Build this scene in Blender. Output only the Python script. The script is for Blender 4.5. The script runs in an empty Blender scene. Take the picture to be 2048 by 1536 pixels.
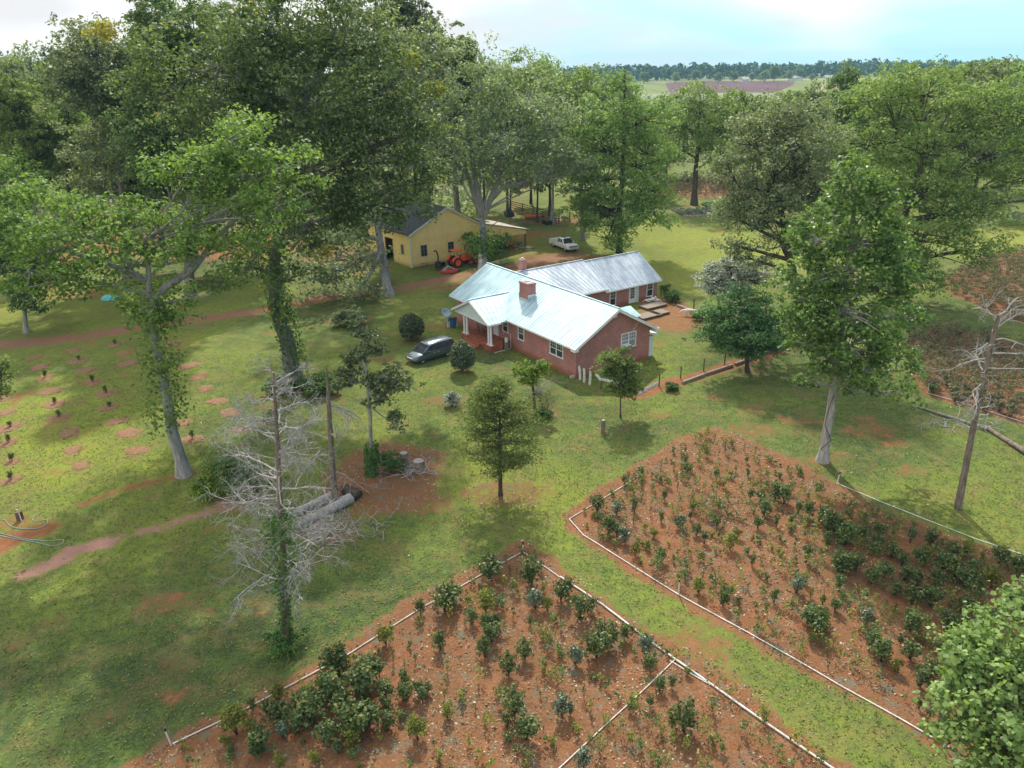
import bpy, math, random
import numpy as np
from mathutils import Vector, Matrix

R = math.radians
sc = bpy.context.scene
# ------------------------------------------------------------------ camera
H = 27.0
FPX = 1560.0          # focal length in pixels of the 2048 wide photograph
PITCH, ROLL = R(22.3), R(1.0)
fw = np.array([0, math.cos(PITCH), -math.sin(PITCH)])
r0 = np.array([1.0, 0, 0]); u0 = np.cross(r0, fw)
cr, sr = math.cos(ROLL), math.sin(ROLL)
rt = cr*r0 - sr*u0; up = sr*r0 + cr*u0
cam_d = bpy.data.cameras.new('camera'); cam = bpy.data.objects.new('camera', cam_d)
sc.collection.objects.link(cam); sc.camera = cam
cam_d.sensor_width = 36; cam_d.lens = 36*FPX/2048
cam_d.clip_end = 20000; cam_d.clip_start = 0.5
cam.matrix_world = Matrix(((rt[0], up[0], -fw[0], 0), (rt[1], up[1], -fw[1], 0), (rt[2], up[2], -fw[2], H), (0, 0, 0, 1)))
# ------------------------------------------------------------------ sky, sun, exposure
SUN_EL, SUN_AZ = R(43), R(-4)      # azimuth from +Y, positive towards +X
W = bpy.data.worlds.new('World'); sc.world = W; W.use_nodes = True
nt = W.node_tree; N = nt.nodes; L = nt.links; N.clear()
out = N.new('ShaderNodeOutputWorld'); bg = N.new('ShaderNodeBackground'); sky = N.new('ShaderNodeTexSky')
sky.sky_type = 'NISHITA'; sky.sun_disc = False; sky.sun_elevation = SUN_EL; sky.sun_rotation = SUN_AZ
sky.altitude = 100; sky.air_density = 1.0; sky.dust_density = 1.0; sky.ozone_density = 1.2
tc = N.new('ShaderNodeTexCoord'); mp = N.new('ShaderNodeMapping'); mp.inputs['Scale'].default_value = (1.3, 1.3, 5.0)
nz = N.new('ShaderNodeTexNoise'); nz.inputs['Scale'].default_value = 1.7; nz.inputs['Detail'].default_value = 3
rmp = N.new('ShaderNodeValToRGB'); rmp.color_ramp.elements[0].position = 0.29; rmp.color_ramp.elements[1].position = 0.43
L.new(tc.outputs['Generated'], mp.inputs['Vector']); L.new(mp.outputs[0], nz.inputs['Vector'])
def wn(ty, **k):
    n = N.new(ty)
    for a, v in k.items(): setattr(n, a, v)
    return n
sx = wn('ShaderNodeSeparateXYZ'); L.new(tc.outputs['Generated'], sx.inputs[0])
def mr(src, a, b, c, d):
    n = wn('ShaderNodeMapRange', interpolation_type='SMOOTHSTEP'); L.new(src, n.inputs[0])
    for k, v in enumerate((a, b, c, d)): n.inputs[k+1].default_value = v
    return n.outputs[0]
def mx(fac, a, b):
    n = wn('ShaderNodeMixRGB')
    for k, v in enumerate((fac, a, b)):
        if isinstance(v, tuple): n.inputs[k].default_value = v+(1,)
        else: L.new(v, n.inputs[k])
    return n.outputs[0]
base = mx(mr(sx.outputs['Z'], .02, .30, 1, 0), sky.outputs[0], (3.5, 5.5, 5.9))        # hazy air low over the horizon
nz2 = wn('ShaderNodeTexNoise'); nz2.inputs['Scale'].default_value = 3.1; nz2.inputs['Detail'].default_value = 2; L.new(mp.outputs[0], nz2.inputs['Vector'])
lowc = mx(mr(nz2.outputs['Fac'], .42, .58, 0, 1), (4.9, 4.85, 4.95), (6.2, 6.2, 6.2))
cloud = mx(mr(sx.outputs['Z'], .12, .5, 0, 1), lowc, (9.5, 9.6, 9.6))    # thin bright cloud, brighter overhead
ad = wn('ShaderNodeMath', operation='MULTIPLY_ADD'); L.new(sx.outputs['X'], ad.inputs[0]); ad.inputs[1].default_value = -.50; L.new(nz.outputs['Fac'], ad.inputs[2])
L.new(ad.outputs[0], rmp.inputs['Fac'])
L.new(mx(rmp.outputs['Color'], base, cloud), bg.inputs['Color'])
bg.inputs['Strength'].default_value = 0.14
L.new(bg.outputs[0], out.inputs[0])
sl = bpy.data.lights.new('sun', 'SUN'); sl.energy = 4.8; sl.angle = R(1.2); sl.color = (1.0, 0.94, 0.83)
so = bpy.data.objects.new('sun', sl); sc.collection.objects.link(so)
sd = Vector((math.sin(SUN_AZ)*math.cos(SUN_EL), math.cos(SUN_AZ)*math.cos(SUN_EL), math.sin(SUN_EL)))
so.rotation_euler = sd.to_track_quat('Z', 'Y').to_euler(); so.location = (0, 60, 90)
sc.view_settings.view_transform = 'Standard'; sc.view_settings.look = 'None'
sc.view_settings.exposure = 0.42; sc.view_settings.gamma = 1
cy = sc.cycles; cy.max_bounces = 7; cy.diffuse_bounces = 4; cy.glossy_bounces = 2; cy.transmission_bounces = 3
cy.transparent_max_bounces = 6; cy.use_denoising = True; cy.denoiser = 'OPENIMAGEDENOISE'; cy.denoising_input_passes = 'RGB_ALBEDO_NORMAL'; cy.denoising_prefilter = 'ACCURATE'; cy.volume_bounces = 0; cy.sample_clamp_indirect = 4

# ------------------------------------------------------------------ measuring helpers
O3 = np.array([0, 0, H])
def ray(px, py): return fw + (px-1024)/FPX*rt + (768-py)/FPX*up
def G(px, py, z=0.0):
    d = ray(px, py); return O3 + (z-H)/d[2]*d
def AtY(px, py, Y):
    d = ray(px, py); return O3 + Y/d[1]*d
def depth(p): return float((np.array(p)-O3) @ fw)
def px2m(p): return depth(p)/FPX
rng = np.random.default_rng(7); random.seed(7)

# ------------------------------------------------------------------ tagging
def tag(o, label=None, cat=None, group=None, kind=None):
    if label: o['label'] = label
    if cat: o['category'] = cat
    if group: o['group'] = group
    if kind: o['kind'] = kind
    return o
def empty(name, loc=(0, 0, 0), rz=0.0):
    o = bpy.data.objects.new(name, None); sc.collection.objects.link(o)
    o.location = loc; o.rotation_euler = (0, 0, rz); o.empty_display_size = .2; return o
def link_mesh(name, me, mat=None, parent=None):
    o = bpy.data.objects.new(name, me); sc.collection.objects.link(o)
    if mat is not None:
        for m in (mat if isinstance(mat, (list, tuple)) else [mat]): me.materials.append(m)
    if parent is not None: o.parent = parent
    return o
ORD = ['first','second','third','fourth','fifth','sixth','seventh','eighth','ninth','tenth','eleventh','twelfth','thirteenth','fourteenth','fifteenth','sixteenth','seventeenth','eighteenth','nineteenth','twentieth']
def ordn(i): return ORD[i] if i < 20 else ('twenty-'+ORD[i-20] if i < 29 else '%dth' % (i+1))

class MB:
    def __init__(s): s.v = []; s.f = []; s.m = []; s.cur = 0; s.X = None
    def add(s, vs, fs):
        n = len(s.v)
        for p in vs:
            p = Vector(p)
            if s.X is not None: p = s.X @ p
            s.v.append(tuple(p))
        for f in fs: s.f.append([i+n for i in f]); s.m.append(s.cur)
        return s
    def box(s, c, d, rz=0.0, rx=0.0, ry=0.0):
        M = Matrix.Translation(c) @ Matrix.Rotation(rz, 4, 'Z') @ Matrix.Rotation(ry, 4, 'Y') @ Matrix.Rotation(rx, 4, 'X')
        h = [x/2 for x in d]
        vs = [M @ Vector((x*h[0], y*h[1], z*h[2])) for x in (-1, 1) for y in (-1, 1) for z in (-1, 1)]
        return s.add(vs, [(0,1,3,2),(4,6,7,5),(0,4,5,1),(2,3,7,6),(0,2,6,4),(1,5,7,3)])
    def prism(s, poly, ax, a, b):
        # extrude a 2D outline along axis ax between a and b
        def P(q, t):
            return (t, q[0], q[1]) if ax == 'x' else ((q[0], t, q[1]) if ax == 'y' else (q[0], q[1], t))
        n = len(poly)
        vs = [P(q, a) for q in poly]+[P(q, b) for q in poly]
        fs = [list(range(n))[::-1], list(range(n, 2*n))]+[(i, (i+1) % n, n+(i+1) % n, n+i) for i in range(n)]
        return s.add(vs, fs)
    def slab(s, quad, th):
        # thick sheet: quad corners (top surface), thickness downward
        q = [Vector(p) for p in quad]; n = len(q)
        vs = q+[p-Vector((0, 0, th)) for p in q]
        return s.add(vs, [list(range(n)), list(range(2*n-1, n-1, -1))]+[(i, n+i, n+(i+1) % n, (i+1) % n) for i in range(n)])
    def tube(s, pts, rad, n=6, cap=True):
        pts = [Vector(p) for p in pts]
        if not isinstance(rad, (list, tuple)): rad = [rad]*len(pts)
        vs = []; fs = []
        prev = None
        for i, p in enumerate(pts):
            t = (pts[min(i+1, len(pts)-1)]-pts[max(i-1, 0)])
            if t.length < 1e-6: t = Vector((0, 0, 1))
            t.normalize()
            if prev is None:
                a = Vector((1, 0, 0)) if abs(t.x) < .8 else Vector((0, 1, 0))
            else: a = prev
            a = (a-t*a.dot(t))
            if a.length < 1e-4: a = t.orthogonal()
            a.normalize(); b = t.cross(a); prev = a
            for k in range(n):
                an = 2*math.pi*k/n
                vs.append(p+(a*math.cos(an)+b*math.sin(an))*rad[i])
            if i:
                for k in range(n):
                    fs.append(((i-1)*n+k, (i-1)*n+(k+1) % n, i*n+(k+1) % n, i*n+k))
        if cap:
            fs.append(list(range(n))[::-1]); fs.append(list(range(len(vs)-n, len(vs))))
        return s.add(vs, fs)
    def cyl(s, c, axis, r, l, n=16, r2=None):
        a = Vector(axis).normalized()*l/2; c = Vector(c)
        return s.tube([c-a, c+a], [r, r2 if r2 is not None else r], n)
    def ring(s, c, axis, r, w, n=20, rr=.12):
        # torus (tyre like)
        a = Vector(axis).normalized(); x = a.orthogonal().normalized(); y = a.cross(x); c = Vector(c)
        prof = [(r-rr, -w/2), (r-.03, -w/2), (r, -w/3), (r, w/3), (r-.03, w/2), (r-rr, w/2)]
        m = len(prof); vs = []; fs = []
        for i in range(n):
            an = 2*math.pi*i/n; d = x*math.cos(an)+y*math.sin(an)
            for (q, t) in prof: vs.append(c+d*q+a*t)
            for j in range(m): fs.append((i*m+j, ((i+1) % n)*m+j, ((i+1) % n)*m+(j+1) % m, i*m+(j+1) % m))
        return s.add(vs, fs)
    def loft(s, secs, cap=True):
        n = len(secs[0]); vs = [p for q in secs for p in q]; fs = []
        for i in range(len(secs)-1):
            for k in range(n): fs.append((i*n+k, i*n+(k+1) % n, (i+1)*n+(k+1) % n, (i+1)*n+k))
        if cap: fs.append(list(range(n))[::-1]); fs.append(list(range((len(secs)-1)*n, len(secs)*n)))
        return s.add(vs, fs)
    def dome(s, c, r, nu=16, nv=8):
        vs = []; fs = []
        for i in range(nv+1):
            ph = math.pi*i/nv
            for k in range(nu):
                th = 2*math.pi*k/nu
                vs.append((c[0]+r[0]*math.sin(ph)*math.cos(th), c[1]+r[1]*math.sin(ph)*math.sin(th), c[2]+r[2]*math.cos(ph)))
        for i in range(nv):
            for k in range(nu): fs.append((i*nu+k, (i+1)*nu+k, (i+1)*nu+(k+1) % nu, i*nu+(k+1) % nu))
        return s.add(vs, fs)
    def build(s, name, mat, parent=None, smooth=False, bevel=0.0):
        me = bpy.data.meshes.new(name); me.from_pydata(s.v, [], s.f)
        if len(set(s.m)) > 1: me.polygons.foreach_set('material_index', s.m)
        if smooth: me.polygons.foreach_set('use_smooth', [True]*len(me.polygons))
        me.validate(); me.update()
        o = link_mesh(name, me, mat, parent)
        if bevel > 0:
            b = o.modifiers.new('bevel', 'BEVEL'); b.width = bevel; b.segments = 2; b.limit_method = 'ANGLE'
        if smooth:
            me.set_sharp_from_angle(angle=R(40))
        return o

def quad_mesh(name, V, mat, parent=None, extra=None):
    """V: (n,4,3) separate quads as one mesh, optionally with a second mesh (MB) joined in"""
    n = len(V); ev = []; ef = []
    if extra is not None: ev = extra.v; ef = extra.f
    me = bpy.data.meshes.new(name)
    nv = n*4+len(ev); co = np.zeros((nv, 3), np.float32); co[:n*4] = V.reshape(-1, 3)
    if ev: co[n*4:] = np.array(ev)
    lens = [4]*n+[len(f) for f in ef]
    idx = list(range(n*4)) + [i+n*4 for f in ef for i in f]
    me.vertices.add(nv); me.vertices.foreach_set('co', co.ravel())
    me.loops.add(len(idx)); me.loops.foreach_set('vertex_index', idx)
    me.polygons.add(len(lens))
    me.polygons.foreach_set('loop_start', np.concatenate(([0], np.cumsum(lens)[:-1])).astype(np.int32))
    if ef:
        mi = np.zeros(len(lens), np.int32); mi[n:] = 1
    me.update(calc_edges=True)
    o = link_mesh(name, me, mat, parent)
    if ef: me.polygons.foreach_set('material_index', mi)
    return o

def norm(a): return a/np.maximum(np.linalg.norm(a, axis=-1, keepdims=True), 1e-9)
def leaves(P, Nn, size, asp=.62, var=.35, rg=None, droop=0.0):
    """diamond leaves at points P facing Nn"""
    rg = rg or rng
    n = len(P); Nn = norm(Nn)
    a = norm(np.cross(Nn, rg.normal(size=(n, 3)))); b = np.cross(Nn, a)
    s = size*(1+var*(rg.random((n, 1))*2-1)); l = a*s*.5; w = b*s*.5*asp
    bend = Nn*s*.12
    V = np.stack([P-l-bend, P+w, P+l-bend, P-w], 1)
    return V.astype(np.float32)
def clumps(C, rc, m, size, asp=.62, flat=.7, upb=.5, rg=None, fill=.34):
    """m leaves around each clump centre C (n,3) with clump radius rc (n,)"""
    rg = rg or rng
    n = len(C); d = norm(rg.normal(size=(n, m, 3))); d[..., 2] = np.where(rg.random((n, m)) < .35, np.abs(d[..., 2]), d[..., 2])
    rad = rg.random((n, m, 1))**fill
    P = C[:, None, :]+d*rad*rc[:, None, None]*np.array([1, 1, flat])
    Nn = d+np.array([0, 0, upb])+rg.normal(size=(n, m, 3))*.55
    return leaves(P.reshape(-1, 3), Nn.reshape(-1, 3), size, asp, rg=rg)

# ------------------------------------------------------------------ materials
def newmat(name):
    m = bpy.data.materials.new(name); m.use_nodes = True; t = m.node_tree; b = t.nodes['Principled BSDF']
    return m, t, b
def node(t, ty, **k):
    n = t.nodes.new(ty)
    for a, v in k.items():
        if a in n.inputs: n.inputs[a].default_value = v
        else: setattr(n, a, v)
    return n
def ramp(t, fac, stops):
    r = t.nodes.new('ShaderNodeValToRGB'); e = r.color_ramp.elements
    while len(e) < len(stops): e.new(.5)
    for i, (p, c) in enumerate(stops):
        e[i].position = p; e[i].color = tuple(c)+(1,) if len(c) == 3 else c
    t.links.new(fac, r.inputs['Fac']); return r.outputs['Color']
def mixc_(t, fac, a, b, mode='MIX'):
    m = t.nodes.new('ShaderNodeMixRGB'); m.blend_type = mode
    for s, v in ((0, fac), (1, a), (2, b)):
        if hasattr(v, 'is_linked') or isinstance(v, bpy.types.NodeSocket): t.links.new(v, m.inputs[s])
        elif s == 0: m.inputs[0].default_value = v
        else: m.inputs[s].default_value = tuple(v)+(1,) if len(v) == 3 else v
    return m.outputs[0]
def noise(t, scale, detail=4, vec=None, rough=.55, dist=0.0):
    n = node(t, 'ShaderNodeTexNoise'); n.inputs['Scale'].default_value = scale; n.inputs['Detail'].default_value = detail
    n.inputs['Roughness'].default_value = rough; n.inputs['Distortion'].default_value = dist
    if vec is not None: t.links.new(vec, n.inputs['Vector'])
    return n.outputs['Fac']
def math_(t, op, a, b=None, clamp=False):
    m = t.nodes.new('ShaderNodeMath'); m.operation = op; m.use_clamp = clamp
    for i, v in enumerate((a, b)):
        if v is None: continue
        if isinstance(v, bpy.types.NodeSocket): t.links.new(v, m.inputs[i])
        else: m.inputs[i].default_value = v
    return m.outputs[0]
def bump(t, b, h, strength=.4, dist=.05):
    n = node(t, 'ShaderNodeBump'); n.inputs['Strength'].default_value = strength; n.inputs['Distance'].default_value = dist
    t.links.new(h, n.inputs['Height']); t.links.new(n.outputs[0], b.inputs['Normal'])
def plain(name, col, rough=.6, metal=0.0, var=.12, scale=6.0, spec=.5, coat=0.0):
    m, t, b = newmat(name)
    o = node(t, 'ShaderNodeTexCoord').outputs['Object']
    f = noise(t, scale, 5, o)
    c = np.array(col); c1 = tuple(np.clip(c*(1-var*1.6), 0, 1)); c2 = tuple(np.clip(c*(1+var*1.6), 0, 1))
    t.links.new(ramp(t, f, [(.3, c1), (.7, c2)]), b.inputs['Base Color'])
    b.inputs['Roughness'].default_value = rough; b.inputs['Metallic'].default_value = metal
    b.inputs['Specular IOR Level'].default_value = spec
    if coat: b.inputs['Coat Weight'].default_value = coat
    return m
def leafmat(name, dark, light, accent=None, transl=.35, rough=.45, acc=.04, nscale=.35):
    m, t, b = newmat(name)
    g = node(t, 'ShaderNodeNewGeometry'); o = node(t, 'ShaderNodeTexCoord').outputs['Object']
    oi = node(t, 'ShaderNodeObjectInfo')
    f = noise(t, nscale, 3, o)
    ff = math_(t, 'ADD', math_(t, 'MULTIPLY', g.outputs['Random Per Island'], .55), math_(t, 'SUBTRACT', f, .28))
    col = ramp(t, ff, [(.15, dark), (.8, light)])
    if accent: 
        k = math_(t, 'GREATER_THAN', g.outputs['Random Per Island'], 1-acc)
        col = mixc_(t, k, col, accent)
    hs = node(t, 'ShaderNodeHueSaturation'); t.links.new(col, hs.inputs['Color'])
    t.links.new(math_(t, 'ADD', math_(t, 'MULTIPLY', oi.outputs['Random'], .022), .497), hs.inputs['Hue'])
    t.links.new(math_(t, 'ADD', math_(t, 'MULTIPLY', oi.outputs['Random'], .35), .83), hs.inputs['Value'])
    col = hs.outputs[0]
    t.links.new(col, b.inputs['Base Color']); b.inputs['Roughness'].default_value = rough
    b.inputs['Specular IOR Level'].default_value = .3
    tr = node(t, 'ShaderNodeBsdfTranslucent')
    t.links.new(mixc_(t, .65, col, (1.0, 1.0, .25), 'MULTIPLY'), tr.inputs['Color'])
    mx = node(t, 'ShaderNodeMixShader'); mx.inputs[0].default_value = transl
    t.links.new(b.outputs[0], mx.inputs[1]); t.links.new(tr.outputs[0], mx.inputs[2])
    t.links.new(mx.outputs[0], t.nodes['Material Output'].inputs['Surface'])
    return m
def barkmat(name, c1, c2, sc_=3.0, moss=None):
    m, t, b = newmat(name)
    tcn = node(t, 'ShaderNodeTexCoord'); mp = node(t, 'ShaderNodeMapping'); mp.inputs['Scale'].default_value = (1, 1, .22)
    t.links.new(tcn.outputs['Object'], mp.inputs['Vector'])
    f = noise(t, sc_*3, 6, mp.outputs[0], .7)
    f2 = noise(t, .8, 3, tcn.outputs['Object'])
    col = ramp(t, f, [(.35, c1), (.65, c2)])
    if moss: col = mixc_(t, ramp(t, f2, [(.5, (0, 0, 0)), (.62, (1, 1, 1))]), col, moss)
    t.links.new(col, b.inputs['Base Color']); b.inputs['Roughness'].default_value = .9
    b.inputs['Specular IOR Level'].default_value = .2
    bump(t, b, f, .8, .06)
    return m
M = {}
M['leaf_oak'] = leafmat('oak leaves', (.066, .116, .048), (.235, .325, .120), (.435, .384, .064), .48, .6, .010)
M['leaf_bright'] = leafmat('bright oak leaves', (.080, .145, .038), (.262, .355, .086), None, .48, .6)
M['leaf_pecan'] = leafmat('pecan leaves', (0.109, 0.173, 0.051), (0.307, 0.397, 0.115), None, .46, .6)
M['leaf_grey'] = leafmat('grey green leaves', (0.108, 0.153, 0.083), (0.336, 0.390, 0.211), None, .48, .55)
M['leaf_poplar'] = leafmat('poplar leaves', (.070, .150, .044), (.255, .375, .098), (.50, .46, .08), .50, .45, .004, .9)
M['leaf_gum'] = leafmat('broad young leaves', (.110, .185, .055), (.330, .430, .130), None, .5, .5, .0, .9)
M['leaf_dark'] = leafmat('dark fence tree leaves', (0.049, 0.109, 0.038), (0.147, 0.250, 0.074), None, .36, .6)
M['leaf_dogwood'] = leafmat('dogwood leaves', (.16, .20, .16), (.46, .50, .43), None, .3, .5)
M['leaf_cedar'] = leafmat('cedar sprays', (.105, .150, .050), (.260, .325, .105), None, .45, .7, .0, .8)
M['leaf_magnolia'] = leafmat('glossy evergreen leaves', (.055, .095, .032), (.27, .33, .17), (.36, .36, .15), .34, .35, .03)
M['leaf_ivy'] = leafmat('ivy leaves', (.035, .085, .020), (.125, .215, .045), None, .36, .6)
M['leaf_camellia'] = leafmat('camellia leaves', (.040, .072, .032), (.190, .235, .130), None, .3, .45, .0, 1.5)
M['leaf_shrub'] = leafmat('shrub leaves', (.038, .068, .022), (.165, .215, .065), (.26, .22, .06), .34, .5, .03, 2.0)
M['leaf_shrub_y'] = leafmat('yellow green shrub leaves', (.075, .095, .018), (.300, .320, .060), (.36, .24, .06), .42, .5, .08, 2.0)
M['leaf_shrub_b'] = leafmat('blue green shrub leaves', (.055, .090, .058), (.190, .240, .150), None, .3, .4, .0, 2.0)
M['leaf_brown'] = leafmat('dormant shrub leaves', (.095, .088, .052), (.275, .230, .150), (.08, .14, .05), .35, .7, .22, 1.0)
M['leaf_young'] = leafmat('young yellow leaves', (.11, .20, .03), (.34, .44, .07), None, .5, .6)
M['leaf_far'] = leafmat('far wood leaves', (.022, .048, .028), (.065, .110, .050), None, .25, .8, .0, .02)
M['weed'] = leafmat('low weeds', (.080, .125, .090), (.210, .270, .200), None, .3, .7, .0, 1.0)
M['grassblade'] = leafmat('grass blades', (.145, .185, .040), (.260, .285, .080), (.38, .34, .17), .4, .9, .05, .3)
M['litter'] = leafmat('dead leaves', (.13, .075, .040), (.33, .23, .14), (.46, .40, .31), .1, .8, .10, 1.0)
M['leaf_yellow'] = leafmat('yellow clump leaves', (.26, .24, .03), (.52, .46, .07), None, .45, .6)  # yellower leaf clumps set into a few crowns
M['bark_oak'] = barkmat('oak bark', (.075, .068, .058), (.24, .225, .20), 1.2)
M['bark_grey'] = barkmat('grey bark', (.15, .145, .13), (.36, .35, .32), 1.5)
M['bark_poplar'] = barkmat('poplar bark', (.18, .17, .155), (.40, .385, .35), 2.0)
M['bark_dark'] = barkmat('dark bark', (.035, .028, .022), (.11, .09, .07), 2.0)
M['bark_dead'] = barkmat('weathered dead wood', (.19, .178, .165), (.45, .43, .405), 3.0)
M['bark_snag'] = barkmat('brown weathered trunk', (.09, .065, .05), (.26, .21, .17), 2.0)
M['bark_twig'] = barkmat('twigs', (.07, .05, .04), (.16, .12, .09), 3.0)

def brickmat():
    m, t, b = newmat('red brick')
    tcn = node(t, 'ShaderNodeTexCoord'); sx = node(t, 'ShaderNodeSeparateXYZ'); cx = node(t, 'ShaderNodeCombineXYZ')
    t.links.new(tcn.outputs['Object'], sx.inputs[0])
    t.links.new(math_(t, 'ADD', sx.outputs['X'], sx.outputs['Y']), cx.inputs['X']); t.links.new(sx.outputs['Z'], cx.inputs['Y'])
    br = node(t, 'ShaderNodeTexBrick'); t.links.new(cx.outputs[0], br.inputs['Vector'])
    br.inputs['Color1'].default_value = (.43, .150, .122, 1); br.inputs['Color2'].default_value = (.32, .100, .084, 1)
    br.inputs['Mortar'].default_value = (.46, .34, .31, 1); br.inputs['Scale'].default_value = 1.0
    br.inputs['Mortar Size'].default_value = .014; br.inputs['Brick Width'].default_value = .30; br.inputs['Row Height'].default_value = .115
    br.inputs['Bias'].default_value = -.1; br.inputs['Mortar Smooth'].default_value = .3
    f = noise(t, .8, 4, tcn.outputs['Object'])
    col = mixc_(t, .5, br.outputs['Color'], ramp(t, f, [(.3, (.62, .62, .62)), (.7, (1.15, 1.1, 1.1))]), 'MULTIPLY')
    # clay splash stain on the lowest courses
    f3 = noise(t, 1.6, 5, tcn.outputs['Object'])
    h = math_(t, 'SUBTRACT', math_(t, 'ADD', math_(t, 'MULTIPLY', f3, .9), .12), sx.outputs['Z'])
    k = math_(t, 'MULTIPLY', h, 2.6, True); k = math_(t, 'MULTIPLY', k, .8)
    col = mixc_(t, k, col, (.30, .088, .038))
    t.links.new(col, b.inputs['Base Color']); b.inputs['Roughness'].default_value = .85
    bump(t, b, br.outputs['Fac'], -.3, .01)
    return m
M['brick'] = brickmat()
def metalroof(name, c1, c2, rust=.0, rough=.38, streak=(.35, 2.6, .35)):
    m, t, b = newmat(name); o = node(t, 'ShaderNodeTexCoord').outputs['Object']
    mpn = node(t, 'ShaderNodeMapping'); mpn.inputs['Scale'].default_value = streak; t.links.new(o, mpn.inputs['Vector']); st = noise(t, 1.0, 5, mpn.outputs[0], .6)
    f = noise(t, .55, 5, o, .6); f2 = noise(t, 5.0, 6, o, .7)
    col = ramp(t, f, [(.35, c1), (.65, c2)])
    if rust: col = mixc_(t, math_(t, 'MULTIPLY', ramp(t, f2, [(.45, (0, 0, 0)), (.62, (1, 1, 1))]), rust), col, (.13, .12, .125))
    col = mixc_(t, .8, col, ramp(t, st, [(.36, (.70, .72, .74)), (.62, (1.08, 1.08, 1.08))]), 'MULTIPLY')
    t.links.new(col, b.inputs['Base Color']); b.inputs['Metallic'].default_value = .55
    t.links.new(math_(t, 'ADD', math_(t, 'MULTIPLY', f2, .2), rough-.1), b.inputs['Roughness'])
    return m
M['roof'] = metalroof('galvanised roof', (.38, .53, .60), (.50, .67, .71), .10, .45)
M['roof_old'] = metalroof('weathered galvanised roof', (.46, .52, .57), (.66, .72, .76), .24, .5, (2.6, .35, .35))
M['white'] = plain('white trim paint', (.72, .74, .73), .5, 0, .06, 4)
M['white_old'] = plain('flaking white paint', (.58, .60, .56), .8, 0, .2, 9)
M['trimblue'] = plain('pale porch paint', (.62, .72, .72), .5, 0, .05, 3)
M['glass'] = plain('dark window glass', (.035, .042, .048), .12, 0, .3, 2)
M['curtain'] = plain('curtained glass', (.25, .28, .30), .2, 0, .4, 8)
M['clay'] = plain('red painted concrete', (.30, .085, .045), .75, 0, .25, 2.5)
M['concrete'] = plain('concrete', (.38, .36, .33), .9, 0, .15, 4)
M['pvc'] = plain('white pvc pipe', (.60, .585, .55), .5, 0, .20, 1.6)
M['black'] = plain('black plastic', (.02, .02, .022), .45, 0, .2, 5)
M['rubber'] = plain('tyre rubber', (.022, .022, .022), .85, 0, .3, 8)
M['chrome'] = plain('silver metal', (.62, .63, .64), .28, .8, .05, 5)
M['wood_old'] = plain('old grey wood', (.20, .16, .12), .9, 0, .3, 7)
M['wood_brown'] = plain('brown wood', (.12, .075, .045), .9, 0, .3, 7)
M['orange'] = plain('tractor orange red paint', (.85, .085, .025), .38, 0, .12, 4, .5, .3)
M['redmet'] = plain('faded red paint', (.42, .05, .05), .5, 0, .2, 4)
M['greymet'] = plain('grey steel', (.24, .25, .26), .5, .6, .15, 5)
M['truck'] = plain('white truck paint', (.74, .75, .74), .22, 0, .02, 2, .5, .8)
M['van'] = plain('slate blue van paint', (.075, .105, .125), .26, .45, .06, 2, .5, .8)
M['lamp'] = plain('clear headlight', (.72, .74, .76), .12, .2, .03, 8)
M['redlamp'] = plain('red tail light', (.45, .01, .01), .2, 0, .03, 8)
M['bluebin'] = plain('blue plastic', (.04, .12, .34), .45, 0, .1, 5)
M['dish'] = plain('pale blue grey dish', (.30, .45, .52), .4, 0, .08, 5)
M['tarp'] = plain('turquoise tarp', (.08, .46, .50), .5, 0, .3, 5)
M['fur'] = plain('white fur', (.66, .63, .58), .9, 0, .12, 14)
M['furdark'] = plain('black fur', (.05, .05, .05), .9, 0, .3, 9)
M['hose'] = plain('pale green hose', (.17, .26, .22), .5, 0, .1, 5)
M['shingle'] = plain('dark asphalt shingles', (.045, .048, .055), .9, 0, .35, 3.5)
M['stone'] = plain('stone', (.34, .31, .28), .9, 0, .25, 4)
M['dark_in'] = plain('dark barn interior', (.02, .018, .016), .9, 0, .3, 4)
def yellowmat():
    m, t, b = newmat('yellow board siding')
    tcn = node(t, 'ShaderNodeTexCoord'); sx = node(t, 'ShaderNodeSeparateXYZ'); t.links.new(tcn.outputs['Object'], sx.inputs[0])
    f = noise(t, 1.2, 5, tcn.outputs['Object'])
    col = ramp(t, f, [(.3, (.78, .58, .21)), (.7, (.86, .68, .29))])
    h = math_(t, 'SUBTRACT', math_(t, 'ADD', f, .1), sx.outputs['Z']); k = math_(t, 'MULTIPLY', math_(t, 'MULTIPLY', h, 1.4, True), .7)
    col = mixc_(t, k, col, (.16, .12, .07))
    t.links.new(col, b.inputs['Base Color']); b.inputs['Roughness'].default_value = .8
    return m
M['yellow'] = yellowmat()
M['yellow_trim'] = plain('pale yellow trim', (.60, .52, .34), .7, 0, .06, 3)
# ------------------------------------------------------------------ ground
def vnoise(x, y, s, seed):
    r = np.random.default_rng(seed); g = r.random((257, 257))
    u = (x/s) % 256; v = (y/s) % 256; i = u.astype(int); j = v.astype(int); a = u-i; b = v-j
    a = a*a*(3-2*a); b = b*b*(3-2*b)
    return (g[i, j]*(1-a)+g[i+1, j]*a)*(1-b)+(g[i, j+1]*(1-a)+g[i+1, j+1]*a)*b
def fbm(x, y, s, seed): return (vnoise(x, y, s, seed)+.5*vnoise(x, y, s/2.1, seed+1)+.25*vnoise(x, y, s/4.3, seed+2))/1.75
def gpts(px): return np.array([G(*p)[:2] for p in px])
def seg_d(X, Y, a, b):
    d = b-a; L2 = max((d**2).sum(), 1e-9); t = np.clip(((X-a[0])*d[0]+(Y-a[1])*d[1])/L2, 0, 1)
    return np.hypot(X-a[0]-t*d[0], Y-a[1]-t*d[1])
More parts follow.
